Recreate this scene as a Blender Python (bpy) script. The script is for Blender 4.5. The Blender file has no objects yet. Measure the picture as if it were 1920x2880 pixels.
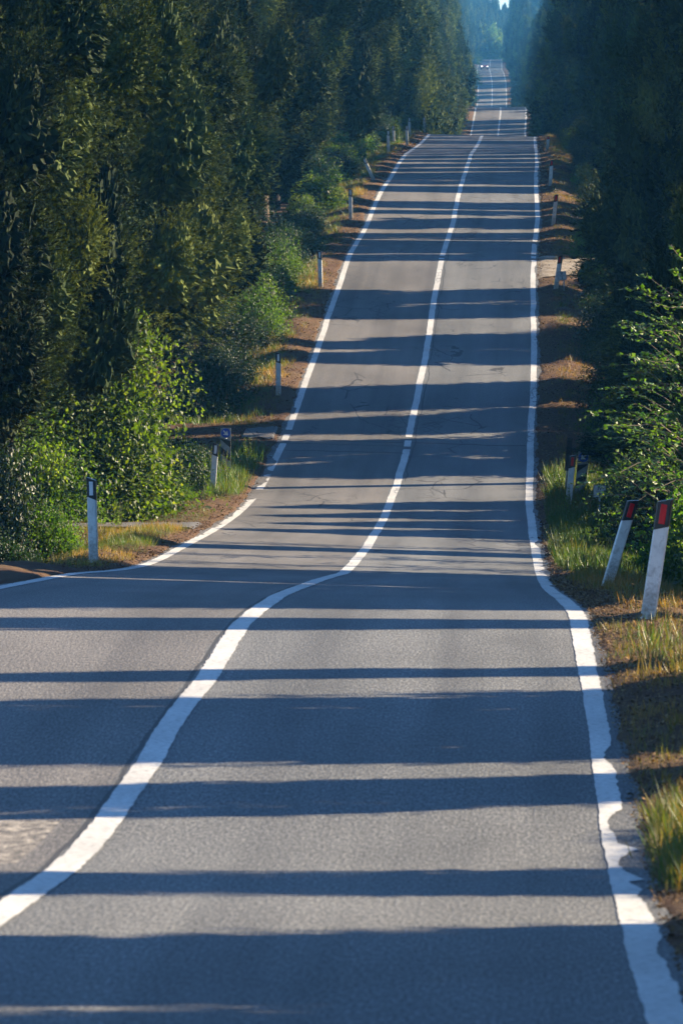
import bpy, bmesh, math, random
import numpy as np
from mathutils import Vector, Matrix, Euler
R_ = math.radians
rng = np.random.default_rng(7)
random.seed(7)
scene = bpy.context.scene
COL = scene.collection

# ---------------------------------------------------------------- camera, sky, sun, exposure
FPX, CXP, CYH, LANE = 15918.0, 960.0, 330.0, 2.75      # focal length in photo pixels, centre column, horizon row
cd = bpy.data.cameras.new("camera")
cam = bpy.data.objects.new("camera", cd); COL.objects.link(cam)
cd.sensor_fit = 'HORIZONTAL'; cd.sensor_width = 24.0
cd.lens = FPX / 1920.0 * 24.0
cd.shift_y = -(1440.0 - CYH) / 1920.0
cd.clip_start = 1.0; cd.clip_end = 6000.0
cd.dof.use_dof = True; cd.dof.focus_distance = 95.0; cd.dof.aperture_fstop = 10.0
cam.location = (0, 0, 0); cam.rotation_euler = (R_(90), 0, 0)
scene.camera = cam

SUN_EL, SUN_AZ = 23.0, 66.5                             # degrees, azimuth from +Y towards +X
w = bpy.data.worlds.new("World"); scene.world = w; w.use_nodes = True
nt = w.node_tree; bg = nt.nodes['Background']
sky = nt.nodes.new('ShaderNodeTexSky'); sky.sky_type = 'NISHITA'; sky.sun_disc = False
sky.sun_elevation = R_(SUN_EL); sky.sun_rotation = R_(SUN_AZ)
sky.air_density = 1.0; sky.dust_density = 0.05; sky.ozone_density = 7.0
nt.links.new(sky.outputs[0], bg.inputs[0]); bg.inputs[1].default_value = 0.075
sl = bpy.data.lights.new("sun", 'SUN'); sl.energy = 5.0; sl.angle = R_(0.5); sl.color = (1.0, 0.81, 0.54)
sun = bpy.data.objects.new("sun", sl); COL.objects.link(sun)
sdir = Vector((math.sin(R_(SUN_AZ)) * math.cos(R_(SUN_EL)), math.cos(R_(SUN_AZ)) * math.cos(R_(SUN_EL)), math.sin(R_(SUN_EL))))
sun.rotation_euler = sdir.to_track_quat('Z', 'Y').to_euler()
sun.location = (60, 20, 60)
scene.view_settings.view_transform = 'Standard'; scene.view_settings.look = 'None'
scene.view_settings.gamma = 1.0; scene.view_settings.exposure = 1.97
scene.render.engine = 'CYCLES'
cy = scene.cycles
cy.use_denoising = True
cy.max_bounces = 8; cy.diffuse_bounces = 2; cy.glossy_bounces = 2; cy.transmission_bounces = 4; cy.transparent_max_bounces = 4; cy.volume_bounces = 0
cy.caustics_reflective = False; cy.caustics_refractive = False
cy.sample_clamp_indirect = 4.0

# ---------------------------------------------------------------- road profile: distance, centre x, height, cross fall
TAB = [(-40,-3.42,-1.8,.02),(-20,-2.8,-1.68,.02),(0,-2.2,-1.75,.022),(12,-1.85,-2.58,.024),
(24.4,-1.472,-3.435,0.024),(24.8,-1.459,-3.46,0.024),(25.2,-1.445,-3.487,0.024),(25.6,-1.431,-3.517,0.024),(26.1,-1.415,-3.558,0.024),(26.6,-1.398,-3.601,0.024),(27.2,-1.381,-3.646,0.024),(27.7,-1.364,-3.692,0.024),(28.2,-1.35,-3.723,0.024),(28.7,-1.336,-3.752,0.024),(29.2,-1.322,-3.779,0.024),(29.7,-1.303,-3.794,0.024),(30.1,-1.285,-3.809,0.024),(30.6,-1.266,-3.825,0.024),(31.1,-1.248,-3.833,0.024),(31.5,-1.233,-3.833,0.024),(31.9,-1.218,-3.834,0.024),(32.4,-1.205,-3.842,0.024),(32.9,-1.191,-3.851,0.024),(33.5,-1.177,-3.857,0.024),(34,-1.162,-3.862,0.024),(34.5,-1.147,-3.867,0.024),(35.1,-1.128,-3.879,0.024),(35.7,-1.109,-3.89,0.024),(36.4,-1.088,-3.902,0.024),(37.1,-1.067,-3.918,0.024),(37.8,-1.046,-3.936,0.024),(38.6,-1.024,-3.958,0.024),(39.4,-1.001,-3.977,0.024),(40.1,-0.977,-3.989,0.024),(40.9,-0.953,-4.006,0.024),(41.8,-0.93,-4.028,0.024),(42.7,-0.908,-4.045,0.024),(43.6,-0.884,-4.058,0.024),(44.7,-0.854,-4.086,0.024),(45.8,-0.822,-4.116,0.024),(46.9,-0.784,-4.155,0.024),(48.3,-0.738,-4.213,0.024),(49.9,-0.685,-4.301,0.024),(52.3,-0.632,-4.455,0.024),(55.1,-0.572,-4.648,0.024),(58.3,-0.502,-4.869,0.026),(61.6,-0.42,-5.103,0.032),(65.4,-0.328,-5.373,0.036),(69.6,-0.223,-5.68,0.032),(74,-0.101,-6.001,0.03),(78.2,0.036,-6.299,0.038),(82.5,0.144,-6.529,0.038),(86.6,0.259,-6.727,0.042),(90.9,0.382,-6.926,0.044),(95.5,0.509,-7.128,0.042),(100.3,0.633,-7.32,0.038),(104.4,0.751,-7.444,0.024),(108.5,0.87,-7.544,0.016),(112.5,0.982,-7.626,0.012),(115.7,1.09,-7.634,0.016),(118.2,1.177,-7.585,0.02),(120.6,1.266,-7.518,0.022),(122.9,1.348,-7.43,0.024),(125.2,1.433,-7.339,0.026),(127.6,1.51,-7.237,0.028),(129.7,1.584,-7.117,0.028),(131.8,1.663,-6.983,0.03),(133.4,1.742,-6.822,0.032),(134.8,1.813,-6.64,0.032),(136.6,1.883,-6.468,0.036),(138.8,1.962,-6.311,0.038),(141.4,2.052,-6.164,0.04),(144,2.141,-6.01,0.038),(146.4,2.221,-5.833,0.036),(148.8,2.3,-5.646,0.032),(151.5,2.381,-5.459,0.03),(154.2,2.47,-5.266,0.028),(157.3,2.576,-5.075,0.03),(160.7,2.688,-4.884,0.03),(163.5,2.784,-4.659,0.026),(165.8,2.873,-4.412,0.026),(169.3,2.999,-4.187,0.03),(174.6,3.18,-3.995,0.03),(180.8,3.423,-3.818,0.036),(184.7,3.604,-3.565,0.034),(186.9,3.725,-3.259,0.036),(193.7,3.935,-3.014,0.038),(199.6,4.125,-2.73,0.034),(208.5,4.417,-2.468,0.02),(218.1,4.747,-2.183,0.012),(226.4,5.055,-1.852,0.014),(238.5,5.476,-1.52,-0.004),(270.1,6.495,-1.297,0.01),(295.8,7.358,-0.91,0.024),
(330,8.45,-1.5,.02),(370,9.7,-2.9,.0),(420,11.25,-3.75,-.01),(480,13.1,-3.6,-.01),(540,14.9,-2.75,-.01),(577,15.95,-1.62,-.01),(600,16.8,0.02,-.005),(616,17.33,0.93,-.005),(628,17.6,1.2,-.005),
(660,18.4,0.6,0),(760,20.8,-1.9,0),(860,23.2,-2.6,0),(960,25.6,-1.3,0),(1020,27.1,0.2,0),(1060,28.1,1.8,0),(1090,29.0,3.9,0),(1125,29.9,7.0,0),(1165,30.7,9.0,0),(1190,31.2,9.8,0),(1225,32.1,10.1,0),(1260,32.9,10.72,0),(1320,34.6,12.2,0),(1370,36,13.7,0),(1402,36.9,14.5,0),
(1440,39.0,14.2,0),(1500,45.5,13.6,0),(1600,62,13.6,0),(1750,90,15,0),(2000,140,17,0)]
TA = np.array(TAB)
_g = np.arange(-40, 2000, 0.5)
def _smooth(col):
    v = np.interp(_g, TA[:, 0], TA[:, col])
    k = np.exp(-0.5 * (np.arange(-8, 9) * 0.5 / 1.3) ** 2); k /= k.sum()
    return np.convolve(np.pad(v, 8, mode='edge'), k, mode='valid')
_gx, _gh, _ga = _smooth(1), _smooth(2), _smooth(3)
def rx(z): return np.interp(z, _g, _gx)
def rh(z): return np.interp(z, _g, _gh)
def ra(z): return np.interp(z, _g, _ga)

def _hash(i, j, s):
    n = (np.asarray(i).astype(np.int64) * 374761393 + np.asarray(j).astype(np.int64) * 668265263 + s * 974634) & 0x7fffffff
    n = ((n ^ (n >> 13)) * 1274126177) & 0x7fffffff
    return ((n ^ (n >> 16)) & 0xffff) / 65535.0
def vnoise(x, y, s=0):
    x = np.asarray(x, float); y = np.asarray(y, float)
    i = np.floor(x); j = np.floor(y); fx = x - i; fy = y - j
    fx = fx * fx * (3 - 2 * fx); fy = fy * fy * (3 - 2 * fy)
    a = _hash(i, j, s); b = _hash(i + 1, j, s); c = _hash(i, j + 1, s); d = _hash(i + 1, j + 1, s)
    return (a * (1 - fx) + b * fx) * (1 - fy) + (c * (1 - fx) + d * fx) * fy

# side tracks: (side, centre distance, half width)
TRACKS = [(-1, 98.0, 2.4), (-1, 127.5, 2.2), (1, 167.0, 2.6), (1, 606.0, 6.0)]
def ground(u, z):
    """ground height at lateral offset u from the road centre, distance z"""
    u = np.asarray(u, float); z = np.asarray(z, float)
    base = rh(z); tilt = ra(z)
    au = np.abs(u); sd = np.where(u < 0, -1, 1)
    edge = base - tilt * np.clip(u, -3.0, 3.0)
    e = np.clip(au - 2.95, 0, None)
    hump = 0.05 * np.exp(-((e - 0.45) / 0.35) ** 2) * (0.4 + 1.2 * vnoise(z * 0.45, sd * 9.1, 3))
    ditch = -0.42 * np.clip((e - 0.75) / 1.4, 0, 1) ** 1.3 * np.clip(1 - (e - 4.0) / 4.0, 0.25, 1)
    damp = np.ones_like(u * z)
    for s, zc, hw in TRACKS:
        k = np.clip((np.abs(z - zc) - hw) / 1.8, 0, 1)
        damp = damp * np.where(sd == s, k, 1)
    bump = (vnoise(u * 1.1, z * 0.8, 5) - 0.5) * 0.16 * np.clip(e / 0.5, 0, 1) + (vnoise(u * 3.3, z * 2.6, 6) - 0.5) * 0.06 * np.clip(e / 0.25, 0, 1)
    big = (vnoise(u * 0.02, z * 0.012, 8) - 0.5) * 3.0 * np.clip((e - 12) / 60, 0, 1)
    k = np.clip((au - 2.80 - 0.10 * (vnoise(u * 0 + sd * 3.3, z * 2.1, 9) - .5) - .08 * (vnoise(u * 0 + sd * 5.3, z * 0.6, 10) - .5)) / 0.17, 0, 1)
    lip = -0.05 + 0.068 * k * k * (3 - 2 * k)
    return edge + (hump + ditch + bump) * damp + big + lip
def gz(u, z): return float(ground(np.array([u]), np.array([z]))[0])
def place(u, z): return (float(rx(z)) + u, z, gz(u, z))
def hit(px, py, z0=20, z1=1500):
    """where the sight line of a photo pixel first meets the ground -> (u, z)"""
    zz = np.arange(z0, z1, 0.1)
    X = (px - CXP) * zz / FPX; u = X - rx(zz)
    pr = CYH - ground(u, zz) * FPX / zz
    k = np.argmax(pr <= py)
    return float(u[k]), float(zz[k])
def row_to_z(py, u=0.0, z0=20, z1=320):
    zz = np.arange(z0, z1, 0.02)
    pr = CYH - (rh(zz) - ra(zz) * u) * FPX / zz
    return float(zz[np.argmax(pr <= py)])

# ---------------------------------------------------------------- helpers
def tag(o, label=None, cat=None, group=None, kind=None):
    if label: o['label'] = label
    if cat: o['category'] = cat
    if group: o['group'] = group
    if kind: o['kind'] = kind
    return o
def link(name, me, mat=None, parent=None):
    o = bpy.data.objects.new(name, me); COL.objects.link(o)
    if mat is not None and len(me.materials) == 0: me.materials.append(mat)
    if parent is not None: o.parent = parent
    return o
def empty(name, loc=(0, 0, 0), rz=0.0, rx_=0.0, ry=0.0):
    o = bpy.data.objects.new(name, None); COL.objects.link(o)
    o.location = loc; o.rotation_euler = (rx_, ry, rz); o.empty_display_size = 0.3
    return o
def mesh_np(name, V, F, smooth=False, tint=None, uv=None):
    """mesh from numpy arrays, all faces with the same number of corners"""
    V = np.asarray(V, np.float32); F = np.asarray(F, np.int32); n = F.shape[1]
    me = bpy.data.meshes.new(name)
    me.vertices.add(len(V)); me.vertices.foreach_set('co', V.ravel())
    me.loops.add(F.size); me.loops.foreach_set('vertex_index', F.ravel())
    me.polygons.add(len(F)); me.polygons.foreach_set('loop_start', np.arange(0, F.size, n, dtype=np.int32))
    me.polygons.foreach_set('use_smooth', np.full(len(F), smooth, dtype=bool))
    if tint is not None:
        a = me.attributes.new('tint', 'FLOAT', 'FACE'); a.data.foreach_set('value', np.asarray(tint, np.float32))
    if uv is not None:
        ul = me.uv_layers.new(name='road_uv'); ul.data.foreach_set('uv', np.asarray(uv, np.float32)[F.ravel()].ravel())
    me.update(calc_edges=True); me.validate()
    return me
class MB:
    """collects simple solids into one bmesh"""
    def __init__(s): s.bm = bmesh.new()
    def box(s, c, d, rot=None, bevel=0.0):
        g = bmesh.ops.create_cube(s.bm, size=1.0); vs = g['verts']
        M = Matrix.Translation(c) @ (rot.to_4x4() if rot is not None else Matrix()) @ Matrix.Diagonal((d[0], d[1], d[2], 1))
        bmesh.ops.transform(s.bm, matrix=M, verts=vs)
        if bevel > 0:
            es = list({e for v in vs for e in v.link_edges})
            bmesh.ops.bevel(s.bm, geom=es, offset=bevel, segments=2, affect='EDGES', profile=0.5)
        return s
    def prism(s, pts, y0, y1):
        """outline in x,z pushed from y0 to y1"""
        a = [s.bm.verts.new((p[0], y0, p[1])) for p in pts]; b = [s.bm.verts.new((p[0], y1, p[1])) for p in pts]
        n = len(pts); s.bm.faces.new(a); s.bm.faces.new(b[::-1])
        for i in range(n): s.bm.faces.new((a[i], b[i], b[(i + 1) % n], a[(i + 1) % n]))
        return s
    def tube(s, pts, rad, seg=6, cap=True):
        pts = [Vector(p) for p in pts]; rad = rad if isinstance(rad, (list, tuple)) else [rad] * len(pts)
        rings = []
        for i, p in enumerate(pts):
            d = (pts[min(i + 1, len(pts) - 1)] - pts[max(i - 1, 0)]).normalized()
            q = d.orthogonal().normalized(); t = d.cross(q)
            rings.append([s.bm.verts.new(p + (q * math.cos(2 * math.pi * k / seg) + t * math.sin(2 * math.pi * k / seg)) * rad[i]) for k in range(seg)])
        for a, b in zip(rings, rings[1:]):
            for k in range(seg): s.bm.faces.new((a[k], a[(k + 1) % seg], b[(k + 1) % seg], b[k]))
        if cap: s.bm.faces.new(rings[0][::-1]); s.bm.faces.new(rings[-1])
        return s
    def done(s, name, mat, parent=None, smooth=False):
        bmesh.ops.recalc_face_normals(s.bm, faces=s.bm.faces)
        me = bpy.data.meshes.new(name); s.bm.to_mesh(me); s.bm.free()
        if smooth:
            for p in me.polygons: p.use_smooth = True
        return link(name, me, mat, parent)
def copy_tree(o, parent=None):
    c = o.copy(); COL.objects.link(c)
    if parent is not None: c.parent = parent
    for ch in list(o.children): copy_tree(ch, c)
    return c

# ---------------------------------------------------------------- materials
def new_mat(name):
    m = bpy.data.materials.new(name); m.use_nodes = True
    return m, m.node_tree, m.node_tree.nodes['Principled BSDF']
def N(t, kind, **kw):
    n = t.nodes.new(kind)
    for k, v in kw.items():
        if k in n.inputs: n.inputs[k].default_value = v
        else: setattr(n, k, v)
    return n
def ramp(t, fac, stops):
    r = t.nodes.new('ShaderNodeValToRGB'); e = r.color_ramp.elements
    while len(e) < len(stops): e.new(0.5)
    for el, (p, c) in zip(e, stops):
        el.position = p; el.color = (c[0], c[1], c[2], 1) if isinstance(c, (tuple, list)) else (c, c, c, 1)
    t.links.new(fac, r.inputs[0]); return r.outputs[0]
def mixc(t, fac, a, b, mode='MIX'):
    m = t.nodes.new('ShaderNodeMix'); m.data_type = 'RGBA'; m.blend_type = mode
    for s, v in ((m.inputs[0], fac), (m.inputs[6], a), (m.inputs[7], b)):
        if hasattr(v, 'is_output'): t.links.new(v, s)
        else: s.default_value = v if not isinstance(v, (tuple, list)) else (v[0], v[1], v[2], 1)
    return m.outputs[2]
def mth(t, op, a, b=0.0, clamp=False):
    m = t.nodes.new('ShaderNodeMath'); m.operation = op; m.use_clamp = clamp
    for s, v in ((m.inputs[0], a), (m.inputs[1], b)):
        if hasattr(v, 'is_output'): t.links.new(v, s)
        else: s.default_value = v
    return m.outputs[0]
def noise(t, vec, scale, detail=3.0, rough=0.55, out='Fac'):
    n = N(t, 'ShaderNodeTexNoise', Scale=scale, Detail=detail, Roughness=rough)
    if vec is not None: t.links.new(vec, n.inputs['Vector'])
    return n.outputs[out]
def mapping(t, vec, sc):
    m = N(t, 'ShaderNodeMapping'); m.inputs['Scale'].default_value = sc; t.links.new(vec, m.inputs[0]); return m.outputs[0]

def mat_plain(name, col, rough=0.5, var=0.06, scale=14.0, metal=0.0):
    m, t, p = new_mat(name)
    tc = t.nodes.new('ShaderNodeTexCoord')
    f = noise(t, tc.outputs['Object'], scale, 5)
    dark = tuple(max(0, c * (1 - var * 4)) for c in col); lite = tuple(min(1, c * (1 + var)) for c in col)
    t.links.new(ramp(t, f, [(0.3, dark), (0.55, col), (0.8, lite)]), p.inputs['Base Color'])
    p.inputs['Roughness'].default_value = rough; p.inputs['Metallic'].default_value = metal
    return m

def mat_leaf(name, c0, c1, c2, trans=0.3, rough=0.45, tcol=None, spec=0.5):
    """leaf colour runs c0-c1-c2 over the per-leaf tint, plus a small shift per plant"""
    m, t, p = new_mat(name)
    at = N(t, 'ShaderNodeAttribute'); at.attribute_name = 'tint'
    oi = t.nodes.new('ShaderNodeObjectInfo')
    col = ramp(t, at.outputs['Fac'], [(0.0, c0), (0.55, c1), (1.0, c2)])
    hs = N(t, 'ShaderNodeHueSaturation')
    t.links.new(mth(t, 'ADD', mth(t, 'MULTIPLY', oi.outputs['Random'], 0.03), 0.485), hs.inputs['Hue'])
    t.links.new(mth(t, 'ADD', mth(t, 'MULTIPLY', oi.outputs['Random'], 0.5), 0.75), hs.inputs['Value'])
    t.links.new(col, hs.inputs['Color']); col = hs.outputs[0]
    t.links.new(col, p.inputs['Base Color']); p.inputs['Roughness'].default_value = rough
    p.inputs['Specular IOR Level'].default_value = spec
    tr = t.nodes.new('ShaderNodeBsdfTranslucent')
    t.links.new(mixc(t, 1.0, col, tcol or (1.9, 1.8, 0.5), 'MULTIPLY'), tr.inputs[0])
    mx = N(t, 'ShaderNodeMixShader', Fac=trans)
    t.links.new(p.outputs[0], mx.inputs[1]); t.links.new(tr.outputs[0], mx.inputs[2])
    t.links.new(mx.outputs[0], t.nodes['Material Output'].inputs[0])
    return m

def mat_asphalt():
    m, t, p = new_mat('worn_asphalt')
    uvn = N(t, 'ShaderNodeUVMap'); uvn.uv_map = 'road_uv'; uv = uvn.outputs[0]
    sx = t.nodes.new('ShaderNodeSeparateXYZ'); t.links.new(uv, sx.inputs[0]); u, v = sx.outputs[0], sx.outputs[1]
    grain = noise(t, mapping(t, uv, (52, 8.5, 1)), 1.0, 3, 0.7)
    grit = noise(t, mapping(t, uv, (85, 17, 1)), 1.0, 2, 0.6)
    col = ramp(t, grain, [(0.36, (.008, .008, .010)), (0.5, (.086, .087, .088)), (0.64, (.27, .268, .262))])
    col = mixc(t, 0.55, col, ramp(t, grit, [(0.36, .02), (0.52, .10), (0.7, .26)]))
    # long streaks along the wheel paths and broad patches
    st = noise(t, mapping(t, uv, (1.6, 0.035, 1)), 1.0, 4, 0.55)
    col = mixc(t, 1.0, col, ramp(t, st, [(0.28, (.56, .58, .62)), (0.5, (.97, 1.0, 1.03)), (0.72, (1.26, 1.28, 1.3))]), 'MULTIPLY')
    bl = noise(t, mapping(t, uv, (0.35, 0.11, 1)), 1.0, 5, 0.6)
    col = mixc(t, 1.0, col, ramp(t, bl, [(0.3, .62), (0.5, 1.0), (0.7, 1.25)]), 'MULTIPLY')
    # older, browner surface on the left lane
    left = mth(t, 'LESS_THAN', mth(t, 'ADD', u, mth(t, 'MULTIPLY', mth(t, 'SUBTRACT', noise(t, mapping(t, uv, (0.2, 0.4, 1)), 1.0), 0.5), 0.10)), -0.12)
    col = mixc(t, mth(t, 'MULTIPLY', left, 0.45), col, mixc(t, 1.0, col, (1.12, .93, .80), 'MULTIPLY'))
    # cracks: two sizes, only inside noise-shaped areas
    def cracks(sc, wid, th, mult, off):
        wv = mixc(t, 0.16, mapping(t, uv, sc), noise(t, mapping(t, uv, sc), 2.2, 4, 0.6, 'Color'))
        vo = N(t, 'ShaderNodeTexVoronoi', feature='DISTANCE_TO_EDGE', Scale=1.0); t.links.new(wv, vo.inputs['Vector'])
        c = mth(t, 'LESS_THAN', vo.outputs['Distance'], wid)
        a = mth(t, 'GREATER_THAN', noise(t, mapping(t, uv, (0.55 + off, 0.12, 1)), 1.0, 3), th)
        return mth(t, 'MULTIPLY', mth(t, 'MULTIPLY', c, a), mult)
    ck = cracks((1.3, 0.5, 1), 0.014, 0.56, 0.85, 0)
    ck = mth(t, 'MAXIMUM', ck, cracks((3.6, 1.6, 1), 0.03, 0.63, 0.7, .3))
    far = mth(t, 'GREATER_THAN', v, 78.0)
    ck = mth(t, 'MULTIPLY', ck, mth(t, 'ADD', mth(t, 'MULTIPLY', far, 1.0), 0.0))
    # the open joint beside the centre line
    jn = mth(t, 'LESS_THAN', mth(t, 'ABSOLUTE', mth(t, 'ADD', u, mth(t, 'ADD', 0.10, mth(t, 'MULTIPLY', mth(t, 'SUBTRACT', noise(t, mapping(t, uv, (0, 0.6, 1)), 1.0, 4), 0.5), 0.07)))), 0.016)
    jn = mth(t, 'MULTIPLY', jn, mth(t, 'LESS_THAN', v, 62.0))
    j2 = mth(t, 'LESS_THAN', mth(t, 'ABSOLUTE', mth(t, 'SUBTRACT', u, mth(t, 'ADD', 0.15, mth(t, 'MULTIPLY', mth(t, 'SUBTRACT', noise(t, mapping(t, uv, (0, 0.25, 1)), 1.0, 4), 0.5), 0.3)))), 0.012)
    j2 = mth(t, 'MULTIPLY', j2, mth(t, 'MULTIPLY', mth(t, 'GREATER_THAN', v, 118.0), mth(t, 'LESS_THAN', v, 190.0)))
    ck = mth(t, 'MAXIMUM', ck, mth(t, 'MULTIPLY', mth(t, 'MAXIMUM', jn, j2), 0.85))
    # transverse joints
    for zc, wd in ((126.6, 0.10), (124.3, 0.08), (125.8, 0.05)):
        w_ = mth(t, 'ADD', mth(t, 'SUBTRACT', v, zc), mth(t, 'MULTIPLY', mth(t, 'SUBTRACT', noise(t, mapping(t, uv, (0.8, 0, 1)), 1.0, 4), 0.5), 0.9))
        j = mth(t, 'LESS_THAN', mth(t, 'ABSOLUTE', w_), wd)
        if zc != 126.6: j = mth(t, 'MULTIPLY', j, mth(t, 'LESS_THAN', u, 0.0))
        ck = mth(t, 'MAXIMUM', ck, mth(t, 'MULTIPLY', j, 0.7))
    col = mixc(t, ck, col, (.012, .012, .014))
    # tar blots
    tb = mth(t, 'GREATER_THAN', noise(t, mapping(t, uv, (2.2, 1.1, 1)), 1.0, 5, 0.7), 0.705)
    col = mixc(t, mth(t, 'MULTIPLY', tb, 0.75), col, (.02, .02, .022))
    # broken pale patch near the viewer on the left lane
    pz = mth(t, 'SUBTRACT', 1.0, mth(t, 'MULTIPLY', mth(t, 'ABSOLUTE', mth(t, 'SUBTRACT', v, 29.2)), 0.44), True)
    pu = mth(t, 'LESS_THAN', u, -0.25)
    pm = mth(t, 'GREATER_THAN', mth(t, 'MULTIPLY', mth(t, 'MULTIPLY', pz, pu), mth(t, 'ADD', noise(t, mapping(t, uv, (0.9, 2.6, 1)), 1.0, 6, 0.75), 0.36)), 0.36)
    col = mixc(t, mth(t, 'MULTIPLY', pm, 0.9), col, ramp(t, noise(t, mapping(t, uv, (12, 5, 1)), 1.0, 4, .8), [(0.34, (.018, .017, .016)), (0.5, (.15, .135, .118)), (0.64, (.38, .345, .30))]))
    t.links.new(col, p.inputs['Base Color'])
    p.inputs['Roughness'].default_value = 0.72; p.inputs['Specular IOR Level'].default_value = 0.35
    bp = N(t, 'ShaderNodeBump', Strength=0.55, Distance=0.012)
    t.links.new(mth(t, 'ADD', grain, mth(t, 'MULTIPLY', ck, -2.0)), bp.inputs['Height']); t.links.new(bp.outputs[0], p.inputs['Normal'])
    return m

def mat_paint():
    m, t, p = new_mat('white_road_paint')
    uvn = N(t, 'ShaderNodeUVMap'); uvn.uv_map = 'road_uv'; uv = uvn.outputs[0]
    a = noise(t, uv, 20, 6, .75); b = noise(t, mapping(t, uv, (1.5, 0.5, 1)), 1.0, 4)
    col = ramp(t, a, [(0.34, (.10, .10, .10)), (0.44, (.46, .455, .44)), (0.66, (.64, .635, .62))])
    col = mixc(t, 1.0, col, ramp(t, b, [(0.3, .72), (0.62, 1.0)]), 'MULTIPLY')
    wv = mixc(t, 0.2, mapping(t, uv, (7, 2.2, 1)), noise(t, mapping(t, uv, (7, 2.2, 1)), 2.0, 3, .6, 'Color'))
    vo = N(t, 'ShaderNodeTexVoronoi', feature='DISTANCE_TO_EDGE', Scale=1.0); t.links.new(wv, vo.inputs['Vector'])
    ck = mth(t, 'MULTIPLY', mth(t, 'LESS_THAN', vo.outputs['Distance'], 0.05), mth(t, 'GREATER_THAN', noise(t, mapping(t, uv, (1, .15, 1)), 1.0), 0.60))
    sz = t.nodes.new('ShaderNodeSeparateXYZ'); t.links.new(uv, sz.inputs[0]); ck = mth(t, 'MULTIPLY', ck, mth(t, 'GREATER_THAN', sz.outputs[1], 60.0))
    col = mixc(t, mth(t, 'MULTIPLY', ck, .75), col, (.08, .08, .09))
    t.links.new(col, p.inputs['Base Color']); p.inputs['Roughness'].default_value = 0.6
    return m

def mat_soil(name='verge_soil', a=(.055, .028, .018), b=(.10, .055, .034), c=(.16, .102, .064)):
    m, t, p = new_mat(name)
    ge = t.nodes.new('ShaderNodeNewGeometry'); P = ge.outputs['Position']
    n1 = noise(t, P, 13, 6, .75); n2 = noise(t, P, 1.1, 4); n3 = noise(t, P, 45, 3, .7)
    col = ramp(t, n1, [(0.28, a), (0.5, b), (0.74, c)])
    col = mixc(t, ramp(t, n2, [(0.4, 0.0), (0.65, 0.6)]), col, ramp(t, n3, [(0.3, (.035, .026, .015)), (.55, (.12, .08, .042)), (.75, (.27, .19, .10))]))
    t.links.new(col, p.inputs['Base Color']); p.inputs['Roughness'].default_value = 0.95; p.inputs['Specular IOR Level'].default_value = 0.15
    bp = N(t, 'ShaderNodeBump', Strength=0.8, Distance=0.05)
    t.links.new(mth(t, 'ADD', n1, mth(t, 'MULTIPLY', n3, .5)), bp.inputs['Height']); t.links.new(bp.outputs[0], p.inputs['Normal'])
    return m

def mat_bark():
    m, t, p = new_mat('cypress_bark')
    tc = t.nodes.new('ShaderNodeTexCoord')
    n1 = noise(t, mapping(t, tc.outputs['Object'], (9, 9, 1.1)), 1.5, 6, .7)
    t.links.new(ramp(t, n1, [(0.3, (.04, .028, .02)), (0.55, (.12, .085, .06)), (0.75, (.21, .16, .12))]), p.inputs['Base Color'])
    p.inputs['Roughness'].default_value = 0.9
    bp = N(t, 'ShaderNodeBump', Strength=0.8, Distance=0.03); t.links.new(n1, bp.inputs['Height']); t.links.new(bp.outputs[0], p.inputs['Normal'])
    return m

M = {}
M['asphalt'] = mat_asphalt(); M['paint'] = mat_paint(); M['soil'] = mat_soil(); M['bark'] = mat_bark()
M['gravel'] = mat_soil('pale_gravel', (.12, .10, .08), (.30, .26, .215), (.52, .47, .40))
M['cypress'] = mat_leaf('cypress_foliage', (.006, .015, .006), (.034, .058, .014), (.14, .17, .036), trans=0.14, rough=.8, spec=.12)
M['leaf'] = mat_leaf('broad_leaves', (.018, .046, .008), (.058, .118, .014), (.14, .19, .024), trans=0.55, rough=.48, spec=.4)
M['leaf_dark'] = mat_leaf('shade_toned_leaves', (.008, .020, .008), (.016, .038, .011), (.045, .07, .02), trans=0.3, rough=.5, spec=.35)  # shade put into the colour: darker leaves for bushes standing in shadow
M['leaf_lime'] = mat_leaf('young_elm_leaves', (.022, .060, .012), (.052, .108, .015), (.12, .18, .022), trans=0.44, rough=.4)
M['grass'] = mat_leaf('verge_grass_blades', (.26, .14, .04), (.07, .10, .02), (.04, .095, .014), trans=0.35, rough=.5)
M['litter'] = mat_leaf('dry_leaf_litter', (.035, .022, .014), (.12, .07, .035), (.30, .19, .09), trans=0.05, rough=.8, spec=.2)
M['twig'] = mat_plain('grey_brown_twig', (.11, .08, .055), .85)
M['white'] = mat_plain('weathered_white_plastic', (.70, .69, .65), .5, .09, 7)
_t = M['white'].node_tree; _p = _t.nodes['Principled BSDF']; _c = _p.inputs['Base Color'].links[0].from_socket
_tc = _t.nodes.new('ShaderNodeTexCoord'); _s = _t.nodes.new('ShaderNodeSeparateXYZ'); _t.links.new(_tc.outputs['Object'], _s.inputs[0])
_d = mth(_t, 'SUBTRACT', mth(_t, 'MULTIPLY', noise(_t, _tc.outputs['Object'], 26, 6, .7), 1.7), mth(_t, 'ADD', 0.45, mth(_t, 'MULTIPLY', _s.outputs[2], 1.1)), True)
_k = mth(_t, 'MULTIPLY', mth(_t, 'GREATER_THAN', noise(_t, mapping(_t, _tc.outputs['Object'], (30, 30, 5)), 1.0, 4, .7), .62), .35)
_t.links.new(mixc(_t, mth(_t, 'MAXIMUM', mth(_t, 'MULTIPLY', _d, 1.6, True), _k), _c, (.22, .18, .13)), _p.inputs['Base Color'])
M['black'] = mat_plain('black_band_plastic', (.012, .012, .014), .4, .1)
M['red'] = mat_plain('red_reflector', (.62, .012, .018), .18, .05)
M['clear'] = mat_plain('white_reflector', (.78, .79, .80), .16, .04)
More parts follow.
